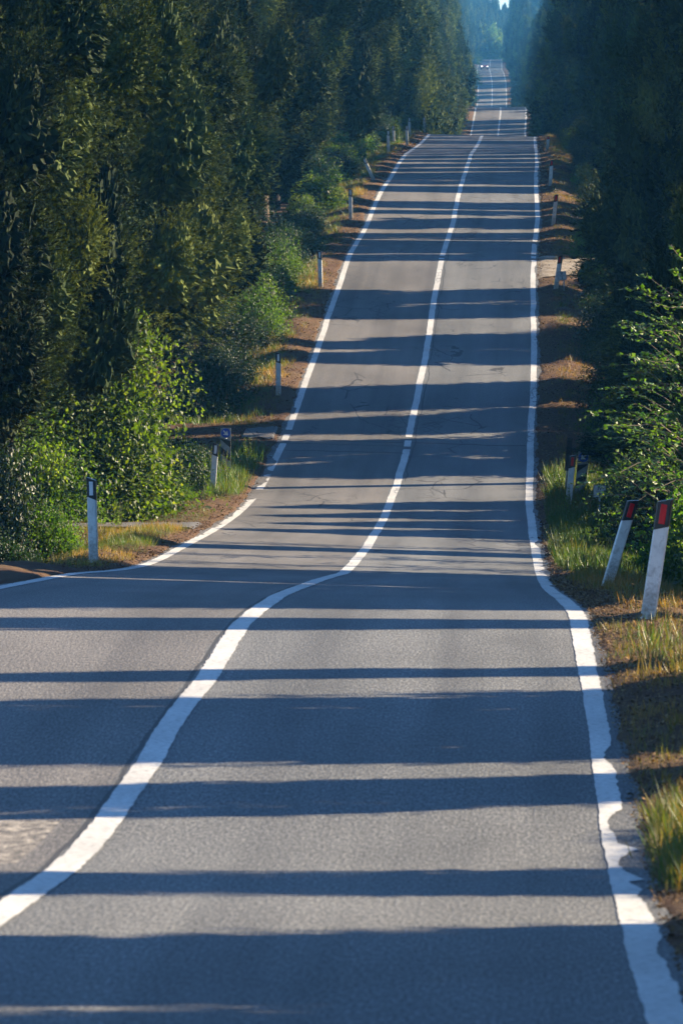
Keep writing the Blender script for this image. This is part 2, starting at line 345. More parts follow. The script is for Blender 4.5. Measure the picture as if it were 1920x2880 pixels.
M['grey'] = mat_plain('galvanised_steel', (.34, .35, .36), .45, .06, 18, .6)
M['blue'] = mat_plain('blue_sign_film', (.012, .075, .42), .35, .06)
M['signred'] = mat_plain('red_sign_film', (.55, .02, .025), .35, .06)
M['signwhite'] = mat_plain('white_sign_film', (.62, .62, .60), .4, .08)
M['aged'] = mat_plain('aged_grey_film', (.26, .27, .27), .6, .12)
M['ink'] = mat_plain('black_sign_ink', (.01, .01, .012), .5, .05)
M['stone'] = mat_plain('pale_stone', (.42, .36, .30), .9, .1)

# ---------------------------------------------------------------- ground, road, markings
def grid(us, zs, zfun, dz=0.0, jag=None):
    U, Zg = np.meshgrid(np.asarray(us, float), np.asarray(zs, float))
    if jag is not None: U = U + jag(U, Zg)
    H = zfun(U, Zg) + dz
    V = np.stack([U + rx(Zg), Zg, H], -1).reshape(-1, 3)
    nu, nz = len(us), len(zs)
    k = (np.arange(nz - 1)[:, None] * nu + np.arange(nu - 1)[None, :]).ravel()
    F = np.stack([k, k + 1, k + nu + 1, k + nu], 1)
    return V, F, np.stack([U.ravel(), Zg.ravel()], 1)

zs = np.r_[np.arange(-36, 16, 2.0), np.arange(16, 320, 0.3), np.arange(320, 1990, 4.0)]
side = [2.76, 2.82, 2.88, 2.94, 3.0, 3.1, 3.25, 3.4, 3.6, 3.8, 4.0, 4.2, 4.5, 4.8, 5.2, 5.7, 6.4, 7.5, 9, 12, 18, 30, 60, 120, 240]
us = [-s for s in side[::-1]] + [0.0] + side
V, F, uv = grid(us, zs, ground)
tag(link('ground', mesh_np('ground', V, F, True), M['soil']), kind='structure')

def rough(z, s, sc, amp): return (vnoise(np.asarray(z) * sc, np.asarray(z) * 0 + s, s) - 0.5) * amp
def road_z(U, Zg): return rh(Zg) - ra(Zg) * U
def road_jag(U, Zg):
    e = np.abs(U) > 2.95
    return e * np.sign(U) * (rough(Zg, 11, 0.9, .10) + rough(Zg, 12, 3.1, .06))
zs_r = np.r_[np.arange(-36, 16, 1.0), np.arange(16, 320, 0.25), np.arange(320, 1990, 3.0)]
V, F, uv = grid([-2.98, -2.6, -1.4, -.7, 0, .7, 1.4, 2.6, 2.98], zs_r, road_z, 0.0, road_jag)
tag(link('road', mesh_np('road', V, F, True, uv=uv), M['asphalt']), kind='structure')

def marking(name, inner, outer, zs, gaps=()):
    """painted strip between two lateral offsets that are functions of distance"""
    zs = np.asarray(zs); a = inner(zs); b = outer(zs)
    V, Fs, UV, n = [], [], [], 0
    U = np.stack([a, b], 1); Zg = np.stack([zs, zs], 1)
    H = road_z(U, Zg) + 0.005
    V = np.stack([U + rx(Zg), Zg, H], -1).reshape(-1, 3)
    k = np.arange(len(zs) - 1) * 2
    keep = np.ones(len(k), bool)
    for g0, g1 in gaps: keep &= ~((zs[:-1] >= g0) & (zs[:-1] < g1))
    keep &= (np.abs(b - a)[:-1] > 0.012)
    k = k[keep]
    F = np.stack([k, k + 1, k + 3, k + 2], 1)
    me = mesh_np(name, V, F, True, uv=np.stack([U.ravel(), Zg.ravel()], 1))
    return tag(link(name, me, M['paint']), kind='structure')
zl = np.r_[np.arange(-36, 18, .5), np.arange(18, 62, .04), np.arange(62, 320, .12), np.arange(320, 1985, 3.0)]
# centre line
wob = lambda z, s: rough(z, s, .35, .030) + rough(z, s + 1, 1.7, .012)
marking('centre_line', lambda z: -.078 + wob(z, 21) + rough(z, 26, 6., .01), lambda z: .078 + wob(z, 21) + rough(z, 27, 6., .01), zl,
        gaps=[(127.0, 127.7), (125.0, 125.6), (169.2, 170.0), (168.2, 168.7)])
# right edge line; the soil eats into its outer side near the viewer
prof = [(0,1),(230,1),(450,.93),(650,.9),(740,.9),(790,.86),(810,.74),(835,.49),(870,.58),(900,.7),(915,.86),(960,.91),(1050,.9),(1150,.85),(1170,.6),(1200,.36),(1230,.29),(1260,.32),(1300,.45),(1345,.54),(1362,.98),(1378,1.22),(1390,.84),(1430,.46),(1460,.36),(1490,.44),(1530,.86),(1545,1.2),(1560,.62),(1600,1.0),(1640,.75),(1690,.95),(1750,1.0),(1850,1.06),(1900,.98),(1960,.82),(2000,1.0),(2352,1.02)]
pz = np.array([row_to_z(1700 + .502 * y, LANE) for y, _ in prof]); pf = np.array([q for _, q in prof])
o_ = np.argsort(pz); pz, pf = pz[o_], pf[o_]
def rfrac(z):
    f = np.interp(z, pz, pf)
    n = rough(z, 31, 5.0, .10) + rough(z, 32, 17.0, .07)
    n = n - np.clip(vnoise(z * .33, z * 0, 33) - .72, 0, 1) * (z > 62) * 1.8
    n = n - np.clip(vnoise(z * 2.4, z * 0, 34) - .55, 0, 1) * ((z > 74) & (z < 92)) * 1.2
    return np.clip(f + n, 0.15, 1.3)
marking('right_edge_line', lambda z: 2.675 + wob(z, 41) * .6 + rough(z, 46, 6., .008), lambda z: 2.675 + wob(z, 41) * .6 + .15 * rfrac(z), zl,
        gaps=[(169.5, 170.2), (171.2, 171.8), (178.3, 179.5)])
def lfrac(z):
    n = 1 + rough(z, 51, 5.0, .12) + rough(z, 52, 15.0, .08)
    n = n - np.clip(vnoise(z * 2.2, z * 0, 53) - .30, 0, 1) * ((z > 111) & (z < 122.5)) * 1.5
    n = n - np.clip(vnoise(z * 3.0, z * 0, 57) - .45, 0, 1) * ((z > 93) & (z <= 111)) * .9
    n = n - 1.2 * ((z > 112.5) & (z < 115.2)) - .5 * ((z > 131.5) & (z < 132.6))
    return np.clip(n, 0.0, 1.2)
marking('left_edge_line', lambda z: -2.675 + wob(z, 61) * .6, lambda z: -2.675 + wob(z, 61) * .6 - .15 * lfrac(z), zl,
        gaps=[(127.6, 128.5), (125.6, 126.3)])

def track(name, s, zc, hw, length, mat, dz):
    t = np.linspace(0, 1, 26); ww = np.linspace(-1, 1, 13)
    T, Wd = np.meshgrid(t, ww)
    U = s * (2.8 + T * length)
    flare = 1 + 0.7 * np.exp(-T * length / 1.0)
    Zg = zc + Wd * hw * flare * (1 + (vnoise(T * 9, Wd * 0 + np.sign(Wd), 71) - .5) * .35 * (np.abs(Wd) > .9))
    H = np.where(np.abs(U) < 3.0, road_z(U, Zg) - 0.012, ground(U, Zg) + dz + .02 * (vnoise(U * 4, Zg * 3, 72) - .5))
    V = np.stack([U + rx(Zg), Zg, H], -1).reshape(-1, 3); nu = len(t)
    k = (np.arange(len(ww) - 1)[:, None] * nu + np.arange(nu - 1)[None, :]).ravel()
    F = np.stack([k, k + 1, k + nu + 1, k + nu], 1)
    return tag(link(name, mesh_np(name, V, F, True, uv=np.stack([U.ravel(), Zg.ravel()], 1)), mat), kind='structure')
track('gravel_track', 1, 167.0, 2.3, 6.5, M['gravel'], .035)
track('side_entrance', -1, 98.0, 1.1, 4.5, M['asphalt'], .035)
track('side_entrance', -1, 127.5, .8, .9, M['asphalt'], .035)
track('side_road', 1, 606.0, 4.5, 16.0, M['gravel'], .03)

# ---------------------------------------------------------------- foliage builders
def rand_unit(n):
    v = rng.normal(size=(n, 3)); return v / np.linalg.norm(v, axis=1, keepdims=True)
def nrm(v): return v / np.maximum(np.linalg.norm(v, axis=-1, keepdims=True), 1e-9)
def leaf_quads(P, D, S, L, Wd, fold=0.0):
    """pointed four-corner leaves at P along D, sideways S"""
    mid = P + D * (L * 0.45)[:, None]
    Nn = np.cross(D, S)
    a = P; b = mid + S * (Wd * 0.5)[:, None] + Nn * (Wd * fold)[:, None]; c = P + D * L[:, None]; d = mid - S * (Wd * 0.5)[:, None] + Nn * (Wd * fold)[:, None]
    V = np.stack([a, b, c, d], 1).reshape(-1, 3)
    F = np.arange(len(P) * 4).reshape(-1, 4)
    return V, F
def leaf_tris(P, D, S, L, Wd):
    a = P + S * (Wd * .5)[:, None]; b = P - S * (Wd * .5)[:, None]; c = P + D * L[:, None]
    return np.stack([a, b, c], 1).reshape(-1, 3), np.arange(len(P) * 3).reshape(-1, 3)
def join(parts):
    Vs, Fs, Ts, n = [], [], [], 0
    for V, F, T in parts:
        Vs.append(V); Fs.append(F + n); Ts.append(T); n += len(V)
    return np.concatenate(Vs), np.concatenate(Fs), np.concatenate(Ts)

def cyp_profile(t):
    return np.interp(t, [0, .03, .09, .2, .42, .65, .85, .95, 1.0], [.5, .85, 1.0, 1.0, .92, .66, .38, .2, .05])
def _ico(sub):
    bm = bmesh.new(); bmesh.ops.create_icosphere(bm, subdivisions=sub, radius=1.0); bm.verts.ensure_lookup_table()
    V = np.array([v.co[:] for v in bm.verts]); F = np.array([[v.index for v in f.verts] for f in bm.faces]); bm.free(); return V, F
ICO = {k: _ico(k) for k in (3, 4, 5)}
def cypress_crown(name, H, R, h0, nb, ns, nl, ls, lw, seed, core=.62, nc=75, sub=3, lobe=(.46, .86)):
    """boughs spiral round the trunk, each ends in an upright tuft of fine sprays"""
    g = np.random.default_rng(seed)
    t = (g.random(nb) ** 0.92); az = np.arange(nb) * 2.39996 + g.normal(0, .35, nb)
    r = R * cyp_profile(t); lob = lobe[0] + lobe[1] * vnoise((az % 6.2832) * 1.27 + seed, t * H * .42 + seed * 3.1, seed)
    rad = r * g.uniform(.62, 1.0, nb) * lob * np.where(g.random(nb) < .16, 1.22, 1.0)
    cz = h0 + t * (H - h0) * 0.97
    C = np.stack([np.cos(az) * rad, np.sin(az) * rad, cz], 1)
    out = np.stack([np.cos(az), np.sin(az), np.zeros(nb)], 1)
    sr = g.uniform(.34, .74, nb) * (0.55 + .45 * cyp_profile(t)) * R / 2.3; sv = sr * g.uniform(.6, 1.5, nb)
    k = np.repeat(np.arange(nb), ns); m = len(k)
    q = g.normal(size=(m, 3)); q = q / np.linalg.norm(q, axis=1, keepdims=True) * (.62 + .50 * g.random(m))[:, None]
    sway = out * 0.30 + np.array([0, 0, 1.0]); sway = nrm(sway)
    pw = np.clip(1.0 - .55 * q[:, 2], .3, 1.4)
    P = C[k] + q * np.stack([sr[k] * pw, sr[k] * pw, sr[k]], 1) + sway[k] * (q[:, 2] * sv[k])[:, None] + g.normal(0, .05, (m, 3))
    D0 = nrm(out[k] * .45 + np.array([0, 0, .45]) + q * .75 + g.normal(0, .28, (m, 3)))
    tb = np.clip(.45 + g.normal(0, .24, nb), 0, 1)[k]
    tb = np.clip(tb + g.normal(0, .08, m), 0, 1)
    # every spray is a small fan of leaf-sized faces
    kk = np.repeat(np.arange(m), nl); n = len(kk)
    D = nrm(D0[kk] + g.normal(0, .45, (n, 3)))
    S = nrm(np.cross(D, nrm(q)[kk] * 1.0 + g.normal(0, .26, (n, 3))))
    PP = P[kk] + D0[kk] * g.uniform(-.07, .10, n)[:, None] * ls / .12
    L = ls * g.uniform(.6, 1.35, n); Wd = lw * g.uniform(.7, 1.3, n)
    V, F = leaf_tris(PP, D, S, L, Wd); bodies = []
    T = np.clip(tb[kk] + g.normal(0, .05, n), 0, 1)
    # the closed mass of each bough under its sprays
    bv, bf = ICO[sub]; nv = len(bv)
    for i in range(nb):
        nz = .60 + .34 * (vnoise(bv[:, 0] * 2.3 + i * 7.7, bv[:, 1] * 2.3 + bv[:, 2] * 3.1, seed + i) - .5) + .26 * (vnoise(bv[:, 0] * 6 + i * 3.7, bv[:, 1] * 6 + bv[:, 2] * 11, seed + 9 + i) - .5) + g.normal(0, .055, nv)
        qq = bv * nz[:, None]; pw = np.clip(1.0 - .55 * qq[:, 2], .3, 1.4)
        BV = C[i] + qq * np.stack([sr[i] * pw, sr[i] * pw, np.full(nv, sr[i])], 1) + sway[i] * ((bv[:, 2] * .62 + g.normal(0, .02, nv)) * sv[i])[:, None]
        bt = np.clip(tb[i * ns] + g.normal(0, .10, len(bf)), 0, 1)
        bodies.append((BV, bf, bt))
    # coarser, denser inner foliage closes the crown; darker tint paints in deep shade
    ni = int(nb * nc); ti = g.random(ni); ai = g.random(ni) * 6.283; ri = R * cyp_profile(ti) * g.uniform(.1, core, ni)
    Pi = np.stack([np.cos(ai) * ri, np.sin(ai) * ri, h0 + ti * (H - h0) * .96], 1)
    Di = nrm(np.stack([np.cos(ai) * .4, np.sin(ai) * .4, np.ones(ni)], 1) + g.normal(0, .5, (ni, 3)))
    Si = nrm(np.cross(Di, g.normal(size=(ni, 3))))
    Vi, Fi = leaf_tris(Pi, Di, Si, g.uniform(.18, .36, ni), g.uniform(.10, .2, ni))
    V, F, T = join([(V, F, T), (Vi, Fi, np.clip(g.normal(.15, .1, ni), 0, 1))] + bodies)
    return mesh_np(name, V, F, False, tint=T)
def trunk_mesh(name, H, r0, seed, limbs=6):
    g = random.Random(seed); mb = MB()
    n = 9; pts = []; x = y = 0
    for i in range(n + 1):
        pts.append((x, y, -0.4 + (H * .93 + .4) * i / n)); x += g.uniform(-.06, .06); y += g.uniform(-.06, .06)
    mb.tube(pts, [r0 * (1.35 if i == 0 else 1.0) * (1 - .93 * i / n) + .01 for i in range(n + 1)], 9)
    for i in range(limbs):
        z = g.uniform(.7, H * .45); a = g.uniform(0, 6.28); l = g.uniform(.8, 1.7)
        mb.tube([(0, 0, z), (math.cos(a) * l * .5, math.sin(a) * l * .5, z + l * .35), (math.cos(a) * l, math.sin(a) * l, z + l * 1.0)], [r0 * .28, r0 * .18, .015], 5)
    bmesh.ops.recalc_face_normals(mb.bm, faces=mb.bm.faces)
    me = bpy.data.meshes.new(name); mb.bm.to_mesh(me); mb.bm.free()
    for p in me.polygons: p.use_smooth = True
    me.materials.append(M['bark']); return me

CYP, CYPL = [], []
for i, (H, R, h0, nb) in enumerate([(15.0, 2.5, .9, 170), (14.2, 2.35, .6, 150), (15.8, 2.65, 1.2, 180)]):
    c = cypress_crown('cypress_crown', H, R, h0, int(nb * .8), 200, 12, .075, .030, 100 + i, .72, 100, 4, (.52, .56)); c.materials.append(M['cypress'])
    CYP.append((H, R, trunk_mesh('cypress_trunk', H, .19 + .02 * i, 200 + i), c))
for i, (H, R, h0, nb) in enumerate([(15.0, 2.6, 2.4, 150), (14.2, 2.5, 3.0, 140), (15.8, 2.8, 2.1, 160), (14.6, 2.3, 2.7, 140)]):
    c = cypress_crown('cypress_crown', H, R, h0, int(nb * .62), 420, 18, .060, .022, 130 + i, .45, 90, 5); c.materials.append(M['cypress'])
    CYPL.append((H, R, trunk_mesh('cypress_trunk', H, .19 + .02 * i, 230 + i), c))
CYPF = []
for i, (H, R, h0, nb) in enumerate([(15.0, 2.5, .8, 150), (14.0, 2.4, .6, 140)]):
    c = cypress_crown('far_cypress_crown', H, R, h0, int(nb * .65), 110, 7, .15, .055, 300 + i, .5, 60, 4); c.materials.append(M['cypress'])
    CYPF.append((H, R, trunk_mesh('far_cypress_trunk', H, .2, 400 + i, 3), c))
def cypress(u, z, sr=1.0, sh=1.0, var=None, label='', group=None, far=False, rot=None, lib=None):
    lib = CYPF if far else (lib or CYP)
    H, R, tm, cm = lib[var if var is not None else random.randrange(len(lib))]
    x, y, zz = place(u, z)
    o = empty('cypress_tree', (x, y, zz - .05), random.uniform(0, 6.28) if rot is None else rot)
    o.scale = (sr, sr, sh)
    tag(o, label, 'cypress', group)
    link('trunk', tm, None, o); link('crown', cm, None, o)
    return o

def shrub_mesh(name, rx_, rz_, n, ll, lw, seed, nclump=26, core=.5, shape=1.0, bottom=0.0):
    """broad-leaved bush: leaves gathered in clumps on an uneven dome"""
    g = np.random.default_rng(seed)
    d = g.normal(size=(nclump, 3)); d[:, 2] = np.abs(d[:, 2]) * shape; d = nrm(d)
    rr = g.uniform(.55, 1.02, nclump)
    C = d * np.stack([rx_ * rr, rx_ * rr, rz_ * rr], 1) * .80; C[:, 2] = C[:, 2] + bottom
    cs = g.uniform(.20, .40, nclump) * (rx_ + rz_) * .5
    k = g.integers(0, nclump, n); q = g.normal(size=(n, 3)); q = nrm(q) * (g.random(n) ** .45)[:, None]
    P = C[k] + q * cs[k][:, None]
    P[:, 2] = np.maximum(P[:, 2], .02 + g.random(n) * .12)
    D = nrm(q * .5 + g.normal(0, .6, (n, 3)) + np.array([0, 0, .05]))
    Nn = nrm(q * .8 + np.array([0, 0, .5]) + g.normal(0, .32, (n, 3)))
    S = nrm(np.cross(D, Nn))
    V, F = leaf_quads(P, D, S, ll * g.uniform(.6, 1.3, n), lw * g.uniform(.7, 1.3, n), .12)
    T = np.clip(np.clip(g.normal(.5, .2, nclump), 0, 1)[k] + g.normal(0, .09, n), 0, 1)
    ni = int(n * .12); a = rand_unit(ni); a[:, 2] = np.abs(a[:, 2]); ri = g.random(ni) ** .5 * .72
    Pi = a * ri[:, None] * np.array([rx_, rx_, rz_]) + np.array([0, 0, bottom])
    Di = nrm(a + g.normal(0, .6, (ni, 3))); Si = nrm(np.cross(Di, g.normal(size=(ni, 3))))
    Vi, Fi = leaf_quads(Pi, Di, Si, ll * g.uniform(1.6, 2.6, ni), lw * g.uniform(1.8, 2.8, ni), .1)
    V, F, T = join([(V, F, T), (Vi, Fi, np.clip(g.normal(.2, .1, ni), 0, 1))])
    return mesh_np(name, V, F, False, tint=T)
def stems_mesh(name, rx_, rz_, seed, n=14, r0=.025):
    g = random.Random(seed); mb = MB()
    for i in range(n):
        a = g.uniform(0, 6.28); l = g.uniform(.5, .95); e = g.uniform(.3, 1.0)
        b = (g.uniform(-.15, .15), g.uniform(-.15, .15), -.15)
        tip = (math.cos(a) * rx_ * l * (1.1 - e * .6), math.sin(a) * rx_ * l * (1.1 - e * .6), rz_ * l * e)
        mid = tuple(b[j] * .5 + tip[j] * .5 + (0.0, 0.0, .12 * rz_)[j] + g.uniform(-.08, .08) for j in range(3))
        mb.tube([b, mid, tip], [r0, r0 * .7, r0 * .25], 5)
    bmesh.ops.recalc_face_normals(mb.bm, faces=mb.bm.faces)
    me = bpy.data.meshes.new(name); mb.bm.to_mesh(me); mb.bm.free(); me.materials.append(M['twig']); return me

# ---------------------------------------------------------------- cypress rows
def skew(u): return u * math.tan(R_(90 - SUN_AZ))
LIT = [(23.8, 25.5), (27.7, 30.9), (32.9, 33.6), (38.8, 40.0), (41.2, 45.5), (47.3, 49.0), (80, 87.5), (92, 96.5), (112.5, 118.2), (137.5, 140.8), (148.6, 151.6), (160.7, 165.3), (196, 200.7)]
def in_lit(z, u, pad=0.0):
    s = z - skew(u); return any(a - pad < s < b + pad for a, b in LIT)
RIGHT = [(14.5, 2.0), (18.0, 2.0), (21.6, 2.1), (26.6, 1.1), (31.9, 1.0), (35.3, 1.7), (37.2, 1.6), (40.6, .55), (46.4, .9), (51.2, 2.3)]
def fill(a, b, r, st):
    n = max(1, int(round((b - a - 2.1 * r) / st)))
    for k in range(n + 1): RIGHT.append((a + 1.05 * r + (b - a - 2.1 * r) * k / n, r))
fill(51, 79.5, 2.5, 4.2); RIGHT.append((89.7, 1.2)); fill(96.5, 112.5, 2.3, 3.6); RIGHT.append((116.9, .3))
fill(118.2, 137.5, 2.5, 4.2); fill(140.8, 148.6, 2.2, 3.2); fill(151.6, 160.7, 2.3, 4.2); z = 169.6
while z < 335:
    if not 193.6 < z < 203: RIGHT.append((z, random.uniform(1.7, 2.4)))
    z += random.uniform(3.5, 5.0)
RIGHT.append((193.6, 2.2)); RIGHT.append((203.1, 2.2))
for i, (zs_, r) in enumerate(RIGHT):
    u = (6.0 + random.uniform(-.25, .25) if r > 2 else 6.0) + (1.15 if zs_ < 80 and r > 1.2 else (.85 if zs_ > 118 else (.6 if 96 < zs_ < 113 else 0)))
    zt = zs_ + skew(u)
    v = i % 3; Rv = CYP[v][1]
    if zt < 62: lab, grp = 'tall dark cypress beside the lane nearest the viewer, shading the road', 'cypresses shading the near lane'
    elif zt < 112: lab, grp = 'dark shaded cypress rising over the leafy bushes by the two leaning red-reflector posts', 'cypresses over the bushes by the leaning posts'
    elif zt < 166: lab, grp = 'dark cypress on the right between the blue arrow sign and the pale gravel track', 'cypresses between arrow sign and gravel track'
    else: lab, grp = 'dark cypress in the shaded right row between the gravel track and the crest', 'cypresses from gravel track to crest'
    cypress(u, zt, r / Rv * 1.0, (random.uniform(.30, .34) if 96 < zs_ < 113 else (1.0 if zs_ < 60 else (random.uniform(.40, .52) if random.random() < .38 else random.uniform(.8, 1.08)))) if r > .6 else .55, v, lab, grp)
z = 84.0; i = 0
while z < 300:
    u = -6.7 + random.uniform(-.5, .5)
    if z < 130: lab, grp = 'broad dark cypress behind the bright bush at the left edge', 'cypresses behind the bright bush'
    elif z < 200: lab, grp = 'half sunlit cypress on the left behind the white posts climbing the hill', 'cypresses behind the climbing white posts'
    else: lab, grp = 'half sunlit cypress on the left behind the white posts near the crest', 'cypresses behind the posts at the crest'
    cypress(u, z, random.uniform(.85, 1.2), random.uniform(.92, 1.12), i % 4, lab, grp, lib=CYPL)
    z += random.uniform(4.8, 6.6); i += 1
for s in (-1, 1):
    z = 304.0 if s < 0 else 334.0
    while z < (1640 if s < 0 else 1480):
        if abs(z - 606) > 7 or s < 0:
            if z < 640: lab, grp = 'hazy cypress %s of the road between the two distant crests' % ('left' if s < 0 else 'right'), 'cypresses between the crests, ' + ('left' if s < 0 else 'right')
            else: lab, grp = 'blue hazed cypress far away %s of the narrow distant road' % ('left' if s < 0 else 'right'), 'far cypresses, ' + ('left' if s < 0 else 'right')
            cypress(s * (6.2 if z < 620 else 6.5) + random.uniform(-.4, .4), z, random.uniform(.85, 1.15), random.uniform(.95, 1.2) * (1.15 if z > 1100 else 1), None, lab, grp, far=True)
        z += 7.5 if z < 640 else (18 if z < 1050 else (12 if z < 1400 else 8))

for k in range(26):
    cypress(random.uniform(10, 19), 760 + 28 * k, random.uniform(1.5, 2.2), random.uniform(1.1, 1.35), None, 'blue hazed tree in the wood behind the far right cypress row', 'far wood on the right', far=True)

# ---------------------------------------------------------------- bushes
def make_shrub_lib():
    lib = {}
    def reg(key, mat, rx0, rz0, n, ll, lw, seed, ncl, **k):
        me = shrub_mesh('bush_foliage', rx0, rz0, n, ll, lw, seed, ncl, **k); me.materials.append(M[mat])
        lib[key] = (me, stems_mesh('bush_stems', rx0, rz0, seed))
    reg('big', 'leaf', 1.75, 4.3, 30000, .092, .062, 501, 56)
    reg('green1', 'leaf', 1.3, 1.8, 8000, .084, .056, 502, 30)
    reg('green2', 'leaf', 1.2, 1.5, 8000, .06, .04, 503, 26)
    reg('dark1', 'leaf_dark', 1.4, 2.0, 11000, .055, .036, 504, 32)
    reg('dark2', 'leaf_dark', 1.2, 1.5, 9000, .06, .04, 505, 26)
    reg('lime2', 'leaf_lime', 1.3, 2.2, 8000, .065, .046, 507, 28)
    reg('lime', 'leaf_lime', 1.0, 1.2, 4200, .065, .045, 506, 20)
    return lib
SH = make_shrub_lib()
def shrub(key, u, z, s=1.0, sz=None, label='', group=None, cat='bush'):
    me, st = SH[key]; x, y, zz = place(u, z)
    o = empty('bush', (x, y, zz - .05), random.uniform(0, 6.28)); o.scale = (s, s, s if sz is None else sz)
    tag(o, label, cat, group); link('stems', st, None, o); link('foliage', me, None, o); return o
shrub('big', -5.2, 105.6, 1.0, 1.16, 'big bright green sunlit bush standing behind the two nearest left posts')
shrub('big', -7.0, 104.0, .9, .85, 'tall bright bush at the far left beside the big bright green bush')
shrub('green1', -6.1, 101.6, 1.0, 1.1, 'smaller bright bush left of the big bright green bush')
shrub('dark1', -6.5, 90.5, 1.15, 2.0, 'tall dark bush at the left edge under the first cypress')
shrub('dark1', -8.6, 127.5, 1.6, 2.2, 'dark bush closing the end of the left side entrance')
shrub('dark1', -7.4, 94.0, 1.3, 2.1, 'tall dark thicket left of the side entrance')
shrub('dark1', -6.2, 87.0, .9, 1.35, 'dark shaded bush at the left picture edge behind the nearest left post')
shrub('dark2', -5.2, 84.5, .6, .6, 'low dark bush at the foot of the nearest left post')
shrub('green2', -5.0, 90.5, .55, .75, 'small leafy bush just left of the nearest left post')
shrub('green1', -5.0, 110.6, .7, .95, 'bright leafy bush directly behind the left blue arrow sign')
z = 113.0; k = 0
while z < 306:
    if abs(z - 127.5) > 2.6:
        u = -4.75 - (.5 if z > 200 else 0) + random.uniform(-.35, .3); sc = random.uniform(.55, 1.0)
        key = random.choice(['dark1', 'dark2', 'green1', 'green2'] if z > 150 else ['dark1', 'dark2', 'dark2', 'green2'])
        if any(abs(z - q) < 4 for q in (158, 187, 192)): key = 'green1'  # sunlit stretches of the bank get the brighter leaf colour
        lab = 'undergrowth bush on the left bank between the side entrance and the fallen white post' if z < 215 else 'leafy bush on the left bank behind the posts near the crest'
        shrub(key, u, z, sc, sc * random.uniform(.8, 1.25), lab, 'bushes on the left bank' if z < 215 else 'bushes by the crest posts')
    z += random.uniform(2.2, 3.6); k += 1
z = 64.0
while z < 306:
    if abs(z - 167.0) > 2.7:
        u = (4.8 if z > 112 else 5.9) + random.uniform(-.2, .45); lit = in_lit(z, u, .2)
        sc = random.uniform(.6, .95); szz = sc * random.uniform(.8, 1.2)
        if lit: szz = min(szz, .62); u += .15
        key = random.choice(['dark1', 'dark2', 'dark1', 'green2'] if z > 84 else ['dark1', 'dark2'])
        lab = 'leafy dark bush behind the two leaning red-reflector posts' if z < 92 else ('leafy bush right of the road between the arrow sign and the gravel track' if z < 166 else 'shaded bush under the right cypress row beyond the gravel track')
        shrub(key, u, z, sc, szz, lab, 'bushes by the leaning posts' if z < 92 else ('bushes by the arrow sign' if z < 166 else 'bushes beyond the gravel track'))
    z += random.uniform(2.1, 3.4)
z = 86.0
while z < 306:
    if abs(z - 127.5) > 2.6 and abs(z - 98) > 2.4:
        shrub('dark1', -8.0 + random.uniform(-.5, .5), z, random.uniform(1.2, 1.6), random.uniform(1.2, 1.7), 'dark thicket bush under the left cypresses, deep in shade', 'thicket under the left cypresses')
    z += random.uniform(3.0, 4.2)
for k, (uu, zz_, s1, s2) in enumerate(((5.3, 77.5, .8, .9), (5.0, 83, .9, 1.0), (4.9, 91.5, 1.0, 1.15), (4.9, 98.5, .85, 1.0), (5.1, 107, 1.0, 1.1), (5.2, 115, .9, .65), (5.3, 123, 1.0, .9), (5.4, 131, .9, .8))):
    shrub(('lime2', 'green1', 'dark1')[k % 3], uu, zz_, s1, s2, 'leafy shrub in the leafy belt right of the road behind the red reflector posts', 'leafy shrubs right of the road')
shrub('lime', 4.35, 101.0, .8, .9, 'lime green bush beside the half hidden IV plate')
shrub('lime', 4.5, 95.0, .9, 1.0, 'lime green bush in front of the half hidden IV plate')
shrub('lime', -4.9, 246.0, 1.0, 1.3, 'pale yellow green bush behind the cluster of posts left of the crest')
shrub('lime', -4.0, 300.0, 1.2, 1.0, 'yellow green bush on the left just past the crest')
for zf, uf, sc in ((576, 4.6, 1.5), (612, 5.1, 1.7), (640, 4.9, 2.0), (700, 5.0, 2.0)):
    shrub('lime', uf, zf, sc, sc * 1.2, 'hazy yellow green bush right of the far road near the distant signs', 'far yellow green bushes')
for zf, uf, sc in ((1120, -4.6, 2.0), (1075, -4.4, 1.6), (1330, -4.9, 2.4), (1370, -4.6, 2.6)):
    shrub('green1', uf, zf, sc, sc * 1.2, 'hazy pale bush left of the farthest stretch of road', 'far left bushes')

for k, (uu, zz_, sc) in enumerate(((-6, 1452, 3.3), (-4, 1476, 3.0), (-7, 1500, 3.6), (-5, 1540, 3.4), (9, 1150, 3.0), (12, 1290, 3.4), (8, 1360, 3.1), (-8, 1580, 3.8), (-12, 1500, 3.9), (-11, 1570, 4.6), (-6.5, 1566, 4.4))):
    shrub('green1', uu, zz_, sc * 1.3, sc * 2.1, 'rounded blue hazed tree closing the far end of the avenue', 'rounded trees at the far end', 'tree')

